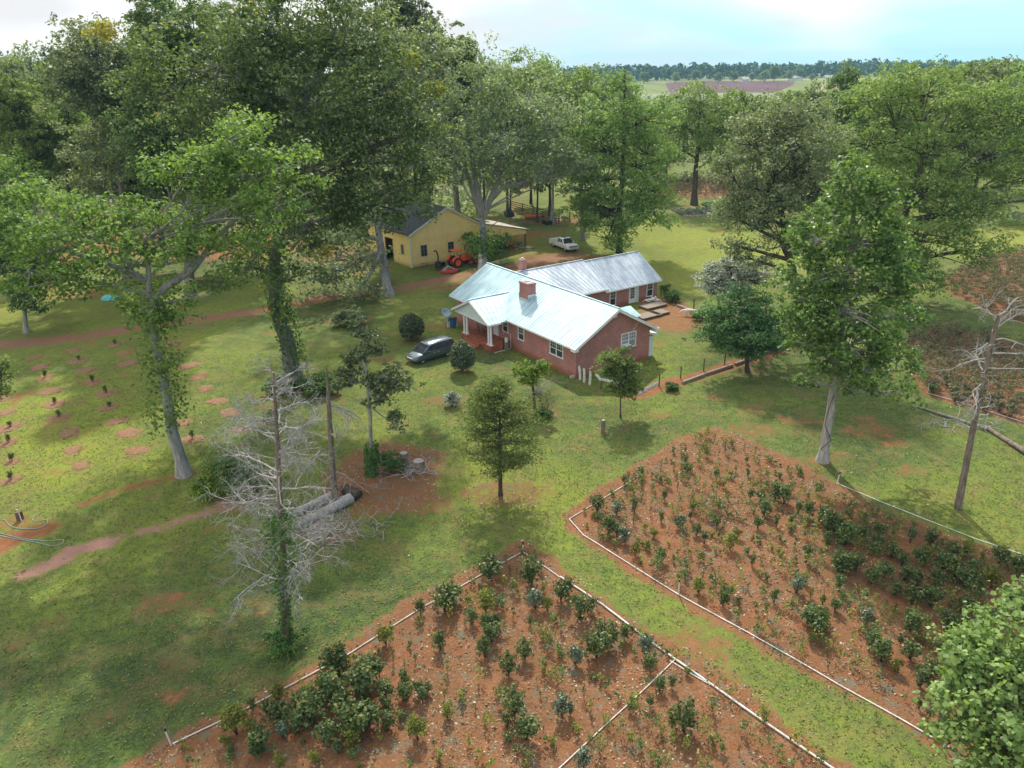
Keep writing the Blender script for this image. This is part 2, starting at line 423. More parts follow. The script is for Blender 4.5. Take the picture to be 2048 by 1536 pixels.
def poly_sd(X, Y, P):
    D = np.full(X.shape, 1e9); ins = np.zeros(X.shape, bool); n = len(P)
    for i in range(n):
        a, b = P[i], P[(i+1) % n]
        D = np.minimum(D, seg_d(X, Y, a, b))
        c = ((a[1] > Y) != (b[1] > Y)) & (X < (b[0]-a[0])*(Y-a[1])/(b[1]-a[1]+1e-12)+a[0])
        ins ^= c
    return np.where(ins, D, -D)
def line_d(X, Y, P):
    D = np.full(X.shape, 1e9)
    for i in range(len(P)-1): D = np.minimum(D, seg_d(X, Y, P[i], P[i+1]))
    return D
bedA = gpts([(1045,1078),(960,1122),(850,1180),(700,1272),(560,1362),(330,1476),(200,1560),(150,1700),(1950,1700),(1683,1517),(1587,1452),(1468,1358),(1350,1280),(1231,1216),(1156,1168),(1110,1115)])
bedB = gpts([(1122,1036),(1180,985),(1250,945),(1330,893),(1380,866),(1430,856),(1500,880),(1570,912),(1640,948),(1700,990),(1800,1030),(1900,1068),(2060,1125),(2250,1200),(2350,1750),(2050,1610),(1843,1492),(1741,1415),(1656,1375),(1519,1301),(1416,1236),(1348,1196),(1250,1142),(1160,1085)])
bedC = gpts([(1812,684),(1830,668),(1880,655),(1960,670),(2048,690),(2250,740),(2250,905),(2048,852),(1960,825),(1850,790),(1815,740)])
bedD = gpts([(1885,557),(1925,535),(1968,512),(2048,500),(2200,505),(2250,700),(2100,665),(2000,632),(1900,588)])
bedE = gpts([(1300,392),(1330,372),(1400,350),(1500,345),(1530,380),(1460,392),(1380,398)])
road = gpts([(-300,720),(0,690),(130,678),(250,660),(350,645),(520,622),(640,598),(760,582),(860,566),(940,548),(1010,538),(1080,520),(1150,510)])
yard = gpts([(1285,592),(1340,590),(1400,618),(1420,640),(1405,662),(1340,668),(1290,650),(1262,640)])
fstrip = gpts([(1262,792),(1330,770),(1430,742),(1520,712),(1600,682),(1612,668)])
pale = gpts([(60,1150),(110,1128),(150,1100),(230,1082),(290,1062),(400,1030),(440,1015)])
leftred = gpts([(-80,1130),(0,1090),(80,1060)])
lseam = gpts([(170,1008),(240,980),(330,960),(420,940)])
barnyd = gpts([(760,592),(900,566),(1010,540),(1040,505),(1160,500),(1240,520),(1120,545),(980,575)])
litterA = gpts([(640,950),(700,900),(790,880),(900,905),(880,980),(900,1010),(780,1030),(640,1010)])
spots = [((900,800),1.9),((1080,825),1.6),((1001,985),2.6),((640,1060),2.2),((1206,862),.7),((700,640),2.6),((1645,925),1.3),((1388,410),2.6),
         ((900,1113),.75),((155,590),3.2),((100,575),3.0),((1320,830),.8),((765,720),1.3),((1310,690),1.2),((1500,742),1.0),((590,775),2.2),((820,680),1.4),((928,745),1.3),
         ((410,1222),.85),((350,1252),.6),((505,1225),.8),((370,1330),.8),((210,1430),1.0),((105,1236),.6),((345,1390),.8),((440,1195),.7),((250,1400),.5),((30,1290),.5),
         ((540,810),1.2),((460,1010),1.6),((430,1055),1.0),((1550,990),.5),((1700,985),1.0),((30,1045),1.1),((860,1010),1.7),((720,1030),1.6),((430,395),9),((250,420),9),((1120,440),6),((1060,470),5),((1300,600),2)]
xs = np.concatenate([[-4500,-3000,-2000,-1200,-800,-550,-420,-340], np.arange(-280,-76,4.0), np.arange(-75,75,.45), np.arange(75,281,4.0), [340,420,550,800,1200,2000,3000,4500]])
ys = np.concatenate([[-900,-400,-200,-60,-20,0,10], np.arange(17,108,.45), np.arange(108,300,1.6), [300,330,370,420,500,600,800,1000,1300,2000,3000,4500]])
XX, YY = np.meshgrid(xs, ys, indexing='ij')
edge = (fbm(XX, YY, 1.6, 3)-.5)*1.0
def sm(d, w): return np.clip(d/w+.5, 0, 1)
def bedmask(P, w=.7): return sm(poly_sd(XX, YY, P)+edge, w)
mA, mB, mC, mD, mE = bedmask(bedA), bedmask(bedB), bedmask(bedC), bedmask(bedD), bedmask(bedE)
mroad = sm(1.7-line_d(XX, YY, road)+edge*.8, 1.2)*(.62+.38*fbm(XX, YY, 3, 40))
def gap(n, lo, hi): return np.clip((n-lo)/(hi-lo), 0, 1)
soil = np.maximum.reduce([mA, mB, mC, mD, mE*.8, mroad*.95, bedmask(yard, 1.8)*.72, bedmask(barnyd, 3)*.66,
    sm(1.0-line_d(XX, YY, fstrip)+edge, .9)*.8, sm(.62-line_d(XX, YY, pale)+edge*1.5, 1.1)*(.4+.6*fbm(XX, YY, 2, 91))*1.2, sm(1.1-line_d(XX, YY, leftred)+edge, 1.1)*.9, sm(.45-line_d(XX, YY, lseam)+edge*.8, 1.0)*.8,
    bedmask(litterA, 2.0)*.8])
for p, r in spots:
    c = G(*p); soil = np.maximum(soil, sm(r-np.hypot((XX-c[0])*.8, (YY-c[1])*1.2)+edge*1.6, 1.5)*.56)
wear = gap(fbm(XX, YY, 9, 11), .50, .72)*gap(fbm(XX, YY, 2.2, 15), .42, .72)
farwear = gap(fbm(XX, YY, 26, 61), .45, .7)*np.clip((YY-88)/25, 0, 1)*np.clip((-5-XX)/20+ .9, 0, 1)*np.clip((260-YY)/80,0,1)
soil = np.maximum(soil, np.maximum(wear*.55, farwear*.8))
litter = np.maximum.reduce([mA, mB*.95, mC, mD, bedmask(litterA, 2.5), bedmask(barnyd, 3)*.8, bedmask(yard, 1.5)*.7, mroad*.9, mE])
for p, r in spots[:6]:
    c = G(*p); litter = np.maximum(litter, sm(r*1.1-np.hypot(XX-c[0], YY-c[1])+edge, 1))
palem = np.maximum(sm(1.1-line_d(XX, YY, pale)+edge, 1.0), mroad*.4)
# lawn colour drift: yellow-green and darker swards, with shade painted in at lower left
lush_shade = fbm(XX, YY, 12, 21)
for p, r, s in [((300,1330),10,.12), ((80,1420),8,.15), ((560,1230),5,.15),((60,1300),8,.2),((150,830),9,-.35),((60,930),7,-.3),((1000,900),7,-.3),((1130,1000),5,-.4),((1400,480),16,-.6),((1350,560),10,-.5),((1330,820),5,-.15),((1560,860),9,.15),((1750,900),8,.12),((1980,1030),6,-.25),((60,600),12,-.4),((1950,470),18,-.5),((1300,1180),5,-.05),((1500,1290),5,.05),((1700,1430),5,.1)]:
    c = G(*p); lush_shade = lush_shade+s*np.exp(-((XX-c[0])**2+(YY-c[1])**2)/(2*(r*.7)**2))
def build_ground():
    nx, ny = XX.shape; co = np.stack([XX, YY, np.zeros_like(XX)], -1).reshape(-1, 3)
    I = np.arange(nx*ny).reshape(nx, ny)
    F = np.stack([I[:-1, :-1], I[1:, :-1], I[1:, 1:], I[:-1, 1:]], -1).reshape(-1, 4)
    def fa(a): return (a[:-1, :-1]+a[1:, :-1]+a[1:, 1:]+a[:-1, 1:]).reshape(-1)/4
    key = np.zeros(len(F), int)
    key[fa(mroad) > .42] = 6
    key[fa(mE) > .5] = 5
    key[fa(mD) > .5] = 4; key[fa(mC) > .5] = 3; key[fa(mB) > .5] = 2; key[fa(mA) > .5] = 1
    names = {0: 'ground', 1: 'planting_bed', 2: 'planting_bed', 3: 'planting_bed', 4: 'planting_bed', 5: 'planting_bed', 6: 'dirt_road'}
    for k, nm in names.items():
        f = F[key == k]
        if not len(f): continue
        used, inv = np.unique(f, return_inverse=True)
        me = bpy.data.meshes.new(nm); me.vertices.add(len(used)); me.vertices.foreach_set('co', co[used].astype(np.float32).ravel())
        me.loops.add(f.size); me.loops.foreach_set('vertex_index', inv.reshape(-1).astype(np.int32))
        me.polygons.add(len(f)); me.polygons.foreach_set('loop_start', np.arange(0, f.size, 4, dtype=np.int32))
        me.update(calc_edges=True)
        for an, arr in (('soil', soil), ('litter', litter), ('pale', palem), ('lush_shade', lush_shade)):
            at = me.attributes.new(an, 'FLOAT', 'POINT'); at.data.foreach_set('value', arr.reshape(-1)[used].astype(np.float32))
        o = link_mesh(nm, me, M['ground']); o['kind'] = 'structure'
def groundmat():
    m, t, b = newmat('lawn and red clay')
    P = node(t, 'ShaderNodeTexCoord').outputs['Object']
    def at(n):
        a = node(t, 'ShaderNodeAttribute'); a.attribute_name = n; return a.outputs['Fac']
    n1 = noise(t, .22, 4, P, .6); n2 = noise(t, 1.3, 5, P, .65); n3 = noise(t, 7.0, 4, P, .75); n4 = noise(t, 28.0, 2, P, .8)
    g = math_(t, 'ADD', math_(t, 'MULTIPLY', at('lush_shade'), .55), math_(t, 'MULTIPLY', n1, .45))
    g = math_(t, 'ADD', g, math_(t, 'MULTIPLY', math_(t, 'SUBTRACT', n2, .5), .75))
    g = math_(t, 'ADD', g, math_(t, 'MULTIPLY', math_(t, 'SUBTRACT', n3, .5), .95))
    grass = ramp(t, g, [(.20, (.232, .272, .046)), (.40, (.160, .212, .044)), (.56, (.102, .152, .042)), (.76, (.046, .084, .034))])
    dry = math_(t, 'MULTIPLY', ramp(t, noise(t, .5, 6, P, .7, .6), [(.48, (0, 0, 0)), (.66, (1, 1, 1))]), .62)
    grass = mixc_(t, dry, grass, (.235, .175, .080))
    th = math_(t, 'MULTIPLY', math_(t, 'MULTIPLY', ramp(t, noise(t, 3.6, 6, P, .8, .8), [(.50, (0, 0, 0)), (.60, (1, 1, 1))]), ramp(t, n1, [(.35, (.15, .15, .15)), (.6, (1, 1, 1))])), .62)
    grass = mixc_(t, th, grass, (.165, .125, .060))
    dk = math_(t, 'MULTIPLY', ramp(t, noise(t, 2.2, 6, P, .8, .5), [(.54, (0, 0, 0)), (.64, (1, 1, 1))]), .55)
    grass = mixc_(t, dk, grass, (.045, .080, .026))
    fine = ramp(t, n4, [(.32, (.50, .52, .50)), (.68, (1.45, 1.42, 1.3))])
    grass = mixc_(t, 1.0, grass, fine, 'MULTIPLY')
    s = math_(t, 'ADD', at('soil'), math_(t, 'MULTIPLY', math_(t, 'SUBTRACT', n2, .5), 1.25))
    s = math_(t, 'ADD', s, math_(t, 'MULTIPLY', math_(t, 'SUBTRACT', n3, .5), .8))
    s = math_(t, 'ADD', s, math_(t, 'MULTIPLY', math_(t, 'SUBTRACT', n4, .5), .8))
    s = math_(t, 'ADD', s, math_(t, 'MULTIPLY', math_(t, 'SUBTRACT', noise(t, 3.6, 6, P, .8), .5), 1.2))
    sf = ramp(t, s, [(.42, (0, 0, 0)), (.66, (1, 1, 1))])
    clay = ramp(t, math_(t, 'ADD', math_(t, 'MULTIPLY', n2, .6), math_(t, 'MULTIPLY', n3, .4)), [(.30, (.145, .060, .028)), (.50, (.265, .114, .052)), (.72, (.37, .185, .098))])
    ln = ramp(t, noise(t, .35, 6, P, .72, .5), [(.36, (0, 0, 0)), (.56, (1, 1, 1))])
    brown = ramp(t, n3, [(.3, (.090, .048, .026)), (.55, (.195, .112, .058)), (.75, (.31, .205, .120))])
    clay = mixc_(t, math_(t, 'MULTIPLY', math_(t, 'MULTIPLY', ln, at('litter')), .62), clay, brown)
    clay = mixc_(t, math_(t, 'MULTIPLY', at('pale'), .75), clay, (.40, .235, .185))
    # leaf litter and twigs lying on the beds
    vo = node(t, 'ShaderNodeTexVoronoi'); vo.inputs['Scale'].default_value = 15; t.links.new(P, vo.inputs['Vector'])
    sep = node(t, 'ShaderNodeSeparateColor'); t.links.new(vo.outputs['Color'], sep.inputs[0])
    lf = math_(t, 'MULTIPLY', math_(t, 'GREATER_THAN', math_(t, 'ADD', sep.outputs[0], math_(t, 'MULTIPLY', math_(t, 'SUBTRACT', n2, .5), 2.4)), 1.0), at('litter'))
    lcol = ramp(t, sep.outputs[1], [(0, (.09, .055, .035)), (.45, (.18, .115, .07)), (.85, (.30, .22, .14)), (1, (.42, .36, .27))])
    clay = mixc_(t, math_(t, 'MULTIPLY', lf, .85), clay, lcol)
    wd = math_(t, 'MULTIPLY', ramp(t, noise(t, .9, 6, P, .75, .4), [(.56, (0, 0, 0)), (.64, (1, 1, 1))]), at('litter'))
    clay = mixc_(t, math_(t, 'MULTIPLY', wd, math_(t, 'GREATER_THAN', n4, .46)), clay, (.13, .17, .125))
    clay = mixc_(t, 1.0, clay, ramp(t, n4, [(.25, (.72, .72, .72)), (.75, (1.25, 1.25, 1.25))]), 'MULTIPLY')
    col = mixc_(t, sf, grass, clay)
    t.links.new(col, b.inputs['Base Color']); b.inputs['Roughness'].default_value = .95; b.inputs['Specular IOR Level'].default_value = .1
    bump(t, b, math_(t, 'ADD', n3, math_(t, 'MULTIPLY', n4, .6)), .7, .12)
    return m
M['ground'] = groundmat()
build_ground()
def sample_mask(arr, x, y):
    i = np.clip(np.searchsorted(xs, x)-1, 0, len(xs)-2); j = np.clip(np.searchsorted(ys, y)-1, 0, len(ys)-2)
    return arr[i, j]
def scatter(n, x0, x1, y0, y1):
    x = rng.uniform(x0, x1, n*3); y = rng.uniform(y0, y1, n*3)
    k = np.abs(x) < y*.70+4
    return x[k][:n], y[k][:n]
# grass tufts, low weeds and dead leaves
x, y = scatter(150000, -50, 50, 21, 75); s = sample_mask(soil, x, y); k = (s < .35) | (rng.random(len(x)) < .05); k &= (rng.random(len(x)) < 1.25-y/85)
x, y = x[k], y[k]; P = np.stack([x, y, np.full(len(x), .045)], 1); nn = norm(rng.normal(size=P.shape)*.55+np.array([0, 0, 1.]))
tag(quad_mesh('grass', leaves(P, nn, .15, .35, .5), M['grassblade']), kind='stuff')
x, y = scatter(26000, -50, 50, 21, 75); s = sample_mask(np.maximum.reduce([mA, mB]), x, y); wn = fbm(x, y, 2.6, 71)
k = (s > .6) & (wn > .52); x, y = x[k], y[k]; P = np.stack([x, y, rng.uniform(.02, .12, len(x))], 1)
tag(quad_mesh('ground_cover_weeds', leaves(P, np.array([0, 0, 1.])+rng.normal(size=P.shape)*.45, .13, .8, .5), M['weed']), kind='stuff')
x, y = scatter(90000, -50, 50, 21, 62); s = sample_mask(litter, x, y); k = (s > .5) & (fbm(x, y, 1.5, 75) > .50); x, y = x[k], y[k]
P = np.stack([x, y, rng.uniform(.01, .04, len(x))], 1)
tag(quad_mesh('dead_leaves', leaves(P, np.array([0, 0, 1.])+rng.normal(size=P.shape)*.35, .11, .7, .5), M['litter']), kind='stuff')

# distant fields
def sheet(name, px, z, mat):
    P = [G(*p, z) for p in px]; mb = MB(); mb.add(P, [list(range(len(P)))]); o = mb.build(name, mat); o['kind'] = 'structure'; return o
M['plough'] = plain('ploughed red field', (.095, .042, .052), .95, 0, .12, .02, .1)
M['stubble'] = plain('stubble field', (.25, .22, .13), .95, 0, .15, .015, .1)
M['palefield'] = plain('pale grass field', (.18, .20, .12), .95, 0, .15, .012, .1)
sheet('ploughed_field', [(1340,186),(1552,184),(1585,171),(1590,163),(1400,162),(1330,166)], .02, M['plough'])
sheet('stubble_field', [(1200,240),(1850,235),(1800,186),(1552,186),(1330,188),(1200,190)], .01, M['palefield'])
sheet('tan_field', [(1300,161),(1800,160),(1800,157),(1300,158)], .05, M['stubble'])
sheet('tan_field', [(1610,184),(1800,182),(1790,168),(1640,167)], .05, M['stubble'])

# scrub and undergrowth under the woods behind the farm
C = []
for _ in range(5200):
    Y = rng.uniform(128, 260); x = rng.uniform(-.72*Y, .72*Y); n_ = float(fbm(np.array([x]), np.array([Y]), 16, 81)[0])
    if x > -5 and Y < 185 and x < 75: continue
    if x > 20 and n_ < .55: continue
    if n_ < .38: continue
    C.append((x, Y, rng.uniform(.3, 3.0)*(n_+.2)))
C = np.array(C); tag(quad_mesh('undergrowth', clumps(C, np.full(len(C), 1.5), 16, .8, .7), M['leaf_grey']), kind='stuff')

x, y = scatter(1500, -55, 55, 22, 95); s = sample_mask(soil, x, y); k = s < .3; x, y = x[k], y[k]
P = np.stack([x, y, np.full(len(x), .07)], 1); tag(quad_mesh('fallen_leaves', leaves(P, np.array([0, 0, 1.])+rng.normal(size=P.shape)*.3, .14, .7, .4), M['litter']), kind='stuff')
# ------------------------------------------------------------------ house
HX, HY, HA = 5.892, 66.908, .592
hl = ray(0, 0)
house = tag(empty('brick_house', (HX, HY, 0), HA), 'long red brick farmhouse with pale ribbed metal roofs and a white columned porch', 'house')
def hp(t, s, z=0.0):    # house local to world
    c, q = math.cos(HA), math.sin(HA); return (HX+c*t-q*s, HY+q*t+c*s, z)
WD, LN, HE, HR, OV, OG = 9.15, 21.46, 3.143, 6.018, .558, .568
SL = (HR-HE)/(WD/2+OV)
wz = HE+SL*OV-.12
mb = MB()
mb.prism([(0, 0), (WD, 0), (WD, wz), (WD/2, HR-.14), (0, wz)], 'y', 0, LN); mb.v = [(a, b, c) for a, b, c in mb.v]
mb.build('wall', M['brick'], house)
mb = MB(); mb.box(((WD+24.86)/2, (15.12+22.9)/2, 1.2), (24.86-WD-.01, 22.9-15.12, 2.4)); 
mb.prism([(15.12, 2.4), (22.9, 2.4), (22.9, 2.42), (19.0, 4.85), (15.12, 2.42)], 'x', 16.4, 24.86)
mb.build('wing_wall', M['brick'], house)
def roofplane(mb, a, b, c, d, th=.10, rib=.44, rh=.032):
    """a,b along the eave, c,d along the ridge (c above b, d above a); ribs run from eave to ridge"""
    a, b, c, d = map(Vector, (a, b, c, d)); n = (b-a).cross(d-a).normalized()
    if n.z < 0: n = -n
    mb.add([a, b, c, d, a-n*th, b-n*th, c-n*th, d-n*th], [(0,1,2,3),(7,6,5,4),(0,4,5,1),(1,5,6,2),(2,6,7,3),(3,7,4,0)])
    k = int((b-a).length/rib); ee = (b-a).normalized()
    for i in range(1, k):
        f = i/k; p = a.lerp(b, f); q = d.lerp(c, f); w = ee*.032
        mb.add([p-w+n*.002, p+w+n*.002, q+w+n*.002, q-w+n*.002, p-w*.4+n*rh, p+w*.4+n*rh, q+w*.4+n*rh, q-w*.4+n*rh], [(4,5,6,7),(0,1,5,4),(1,2,6,5),(2,3,7,6),(3,0,4,7)])
mb = MB()
roofplane(mb, (-OV, -OG, HE), (-OV, LN+OG, HE), (WD/2, LN+OG, HR), (WD/2, -OG, HR))
roofplane(mb, (WD+OV, -OG, HE), (WD+OV, LN+OG, HE), (WD/2, LN+OG, HR), (WD/2, -OG, HR))
mb.tube([(WD/2, -OG-.01, HR+.02), (WD/2, LN+OG+.01, HR+.02)], .075, 6)
mb.build('roof', M['roof'], house)
mb = MB()     # fascia boards along the eaves and rakes
mb.box((-OV-.025, LN/2, HE-.10), (.05, LN+2*OG, .17)); mb.box((WD+OV+.025, LN/2, HE-.10), (.05, LN+2*OG, .17))
for s_, e in ((-OG-.03, 1), (LN+OG+.03, 1)):
    for sg in (0, 1):
        t0, t1 = (-OV, WD/2) if sg == 0 else (WD+OV, WD/2)
        mb.prism([(t0, HE-.30), (t1, HR-.31), (t1, HR-.03), (t0, HE-.02)] if sg == 0 else [(t0, HE-.02), (t1, HR-.03), (t1, HR-.31), (t0, HE-.30)], 'y', s_-.025, s_+.025)
# soffit under the front eave and small boxed returns
mb.box((-OV/2, LN/2, HE-.20), (OV-.05, LN+2*OG-.1, .03)); mb.box((WD+OV/2, LN/2, HE-.20), (OV-.05, LN+2*OG-.1, .03))
for tt in (-OV+.12, WD+OV-.12): mb.box((tt, -OG/2-.05, HE-.17), (.45, OG+.05, .30))
mb.build('fascia', M['white'], house)
# wing roofs
mb = MB()
roofplane(mb, (25.15, 14.67, 2.27), (16.2, 14.67, 2.27), (16.2, 19.05, 5.02), (25.15, 19.05, 5.02))
roofplane(mb, (25.15, 23.4, 2.27), (16.2, 23.4, 2.27), (16.2, 19.05, 5.02), (25.15, 19.05, 5.02))
mb.tube([(16.15, 19.05, 5.04), (25.17, 19.05, 5.04)], .07, 6)
mb.build('wing_roof', M['roof_old'], house)
mb = MB()
roofplane(mb, (16.32, 14.41, 2.66), (8.9, 14.41, 2.66), (4.9, 19.2, 5.18), (16.32, 19.2, 5.18))
roofplane(mb, (16.32, 23.9, 2.66), (8.9, 23.9, 2.66), (4.9, 19.2, 5.18), (16.32, 19.2, 5.18))
mb.tube([(5, 19.2, 5.2), (16.34, 19.2, 5.2)], .07, 6)
mb.build('wing_roof', M['roof_old'], house)
mb = MB(); mb.box((12.6, 14.38, 2.56), (7.4, .05, .16)); mb.box((20.7, 14.64, 2.17), (9.0, .05, .16)); mb.box((16.35, 14.55, 2.5), (.06, .35, .3))
mb.prism([(14.64, 2.0), (19.05, 4.75), (19.05, 5.0), (14.64, 2.25)], 'x', 25.16, 25.20); mb.prism([(23.4, 2.25), (19.05, 5.0), (19.05, 4.75), (23.4, 2.0)], 'x', 25.16, 25.20)
mb.build('wing_fascia', M['white'], house)
# back door gable hood
mb = MB()
roofplane(mb, (12.6, 4.85, 2.45), (9.0, 4.85, 2.45), (9.0, 6.6, 3.15), (12.6, 6.6, 3.15), .08, .34)
roofplane(mb, (12.6, 8.35, 2.45), (9.0, 8.35, 2.45), (9.0, 6.6, 3.15), (12.6, 6.6, 3.15), .08, .34)
mb.build('back_porch_roof', M['roof'], house)
mb = MB(); mb.prism([(4.85, 2.3), (8.35, 2.3), (8.35, 2.36), (6.6, 3.06), (4.85, 2.36)], 'x', 12.45, 12.52)
for s_ in (5.1, 8.1): mb.box((12.35, s_, 1.15), (.12, .12, 2.3))
mb.build('back_porch_frame', M['white'], house)
# front porch
PE, PR = 2.98, 4.72
mb = MB(); pm = 14.15
roofplane(mb, (-2.75, 10.5, PE), (.3, 10.5, PE), (2.9, pm, PR), (-2.75, pm, PR), .09, .34)
roofplane(mb, (-2.75, 17.8, PE), (.3, 17.8, PE), (2.9, pm, PR), (-2.75, pm, PR), .09, .34)
mb.tube([(-2.77, pm, PR+.015), (2.3, pm, PR+.015)], .06, 6)
mb.build('porch_roof', M['roof'], house)
mb = MB(); mb.prism([(10.75, PE-.02), (17.55, PE-.02), (17.4, PE+.02), (pm, PR-.16), (10.9, PE+.02)], 'x', -2.46, -2.40)
mb.build('porch_gable', M['trimblue'], house)
mb = MB(); mb.box((-2.43, pm, PE-.17), (.22, 6.7, .26)); mb.box((-1.2, 10.86, PE-.16), (2.3, .14, .24)); mb.box((-1.2, 17.4, PE-.16), (2.3, .14, .24))
mb.prism([(10.47, PE-.24), (pm, PR-.26), (pm, PR-.03), (10.47, PE-.02)], 'x', -2.81, -2.76); mb.prism([(17.83, PE-.02), (pm, PR-.03), (pm, PR-.26), (17.83, PE-.24)], 'x', -2.81, -2.76)
mb.box((-2.0, 10.47, PE-.10), (1.5, .05, .17)); mb.box((-2.0, 17.83, PE-.10), (1.5, .05, .17))
mb.build('porch_fascia', M['white'], house)
mb = MB(); mb.box((-1.26, 13.5, .325), (2.5, 5.8, .65)); mb.build('porch_floor', M['clay'], house, bevel=.02)
for i, (tt, z) in enumerate(((-2.72, .45), (-3.04, .27), (-3.36, .11))):
    mb = MB(); mb.box((tt, 13.8, z/2+.02), (.34, 2.9-.0*i, z)); mb.build('step', M['clay'], house, bevel=.015)
for s_ in (15.93, 15.40, 11.2, 10.75):
    mb = MB(); mb.box((-2.32, s_, .70), (.34, .34, .10)); mb.tube([(-2.32, s_, .74), (-2.32, s_, 2.76)], [.125, .105], 14); mb.box((-2.32, s_, 2.76), (.28, .28, .07)); mb.build('column', M['white'], house, smooth=True)
# chimneys
def chimney(tc_, sc_, w, d, z0, z1, flash=True):
    mb = MB(); mb.box((tc_, sc_, (z0+z1)/2), (w, d, z1-z0)); mb.box((tc_, sc_, z1-.12), (w+.08, d+.08, .16)); ch = mb.build('chimney', M['brick'], house)
    mb = MB(); mb.box((tc_, sc_, z1+.02), (w*.7, d*.7, .10)); mb.box((tc_, sc_, z1+.12), (w*.45, d*.35, .12)); mb.build('chimney_cap', M['chrome'], ch)
    if flash:
        mb = MB()
        for dt, ds, a, b in ((-w/2-.03, 0, .04, d+.14), (w/2+.03, 0, .04, d+.14), (0, -d/2-.03, w+.1, .04), (0, d/2+.03, w+.1, .04)):
            z = HE+SL*(tc_+dt+OV); mb.box((tc_+dt, sc_+ds, z+.10), (a, b, .32 if a < .1 else .75))
        mb.build('flashing', M['chrome'], ch)
chimney(2.45, 11.05, .95, 1.55, 3.6, 6.45)
chimney(8.2, 20.2, .6, .8, 3.4, 6.25, False)
# windows: frames stand proud of the brick, sashes inside
def window(face, c, w, z0, z1, cols=2, muntin=(3, 2), mat='glass', label=None, parent=None, host=None, pan='curtain'):
    """face: 't' on plane t=c0 facing -t ; 's' on plane s=c0 facing -s"""
    plane, cc = c
    host = host or house
    def bx(mb, a, z, da, dz, out, th):
        if face == 't': mb.box((plane-out, a, z), (th, da, dz))
        else: mb.box((a, plane-out, z), (da, th, dz))
    fr = MB(); h = z1-z0; zc = (z0+z1)/2
    for sg in (-1, 1): bx(fr, cc+sg*(w/2-.04), zc, .085, h, .035, .07)
    bx(fr, cc, z1-.04, w-.16, .085, .035, .07); bx(fr, cc, z0+.03, w+.10, .08, .05, .12)
    sw = w/cols
    for i in range(1, cols): bx(fr, cc-w/2+i*sw, zc, .10, h-.12, .034, .066)
    o = fr.build('window', M['white'], host)
    if label: o['label'] = label
    gl = MB(); bx(gl, cc, zc, w-.14, h-.14, .006, .012); gl.build('pane', M[mat], o)
    sm_ = MB()
    for i in range(cols):
        x0 = cc-w/2+i*sw+.06; x1 = x0+sw-.12
        bx(sm_, (x0+x1)/2, zc, x1-x0, .055, .026, .03)
        for k in range(1, muntin[0]): bx(sm_, x0+(x1-x0)*k/muntin[0], (zc+z1)/2, .025, h/2-.1, .02, .02)
        for k in range(1, muntin[1]): bx(sm_, (x0+x1)/2, zc+(h/2)*k/muntin[1], x1-x0, .025, .021, .018)
    sm_.build('sash', M['white'], o)
    return o
window('t', (0, 8.72), 1.05, 1.35, 2.72, 1)
window('t', (0, 2.9), 2.05, 1.36, 2.74, 2)
window('t', (0, 12.45-.9), 1.0, 1.45, 2.75, 1)
window('t', (0, 15.2), 1.7, 1.4, 2.7, 2)
window('s', (0, 6.38), 1.9, 1.68, 3.22, 2, mat='curtain')
window('s', (15.12, 17.65), .98, .25, 1.98, 1)
window('s', (15.12, 23.62), 1.05, .36, 2.05, 1)
window('s', (15.12, 11.2), .9, .9, 2.1, 1)
# wing door
dr = MB(); dr.box((20.75, 15.085, 1.02), (1.05, .07, 2.0)); dro = dr.build('door', M['white'], house); 
mb = MB(); mb.box((20.72, 15.03, 1.25), (.62, .03, 1.3)); mb.build('pane', M['glass'], dro); mb = MB(); mb.box((21.16, 15.03, 1.0), (.05, .06, .12)); mb.build('handle', M['chrome'], dro)
mb = MB()
for i in range(3): mb.box((20.48+.22*i, 15.01, 1.25), (.025, .02, 1.3))
for i in range(1, 4): mb.box((20.72, 15.008, .6+i*.33), (.62, .02, .025))
mb.build('muntins', M['white'], dro)
mb = MB(); mb.box((21.5, 15.05, 1.02), (.4, .12, 2.05)); mb.build('door_surround', M['white_old'], house)
# front door on porch
dr = MB(); dr.box((-.03, 13.35, 1.68), (.07, .95, 2.06)); dro = dr.build('door', M['white'], house)
mb = MB(); mb.box((-.08, 13.35, 2.15), (.03, .5, .7)); mb.build('pane', M['glass'], dro); mb = MB(); mb.box((-.09, 13.0, 1.6), (.05, .06, .1)); mb.build('handle', M['chrome'], dro)
mb = MB(); mb.prism([(4.35, 5.02), (4.80, 5.02), (4.80, 5.40), (4.575, 5.55), (4.35, 5.40)], 'y', -.05, -.002); mb.build('vent', M['white'], house)
# rear utility closet at the far corner
mb = MB(); mb.box((9.15+.42, 1.0, 1.05), (.8, 1.5, 2.1)); cl = mb.build('lean_to_closet', M['trimblue'], house)
mb = MB(); mb.slab([(9.16, .05, 2.62), (10.25, .05, 2.32), (10.25, 2.0, 2.32), (9.16, 2.0, 2.62)], .22); mb.build('closet_roof', M['white'], cl)
mb = MB(); mb.tube([(6.9, -.03, 3.3), (7.6, -.04, 4.1)], .018, 5); mb.build('cable', M['white'], house)

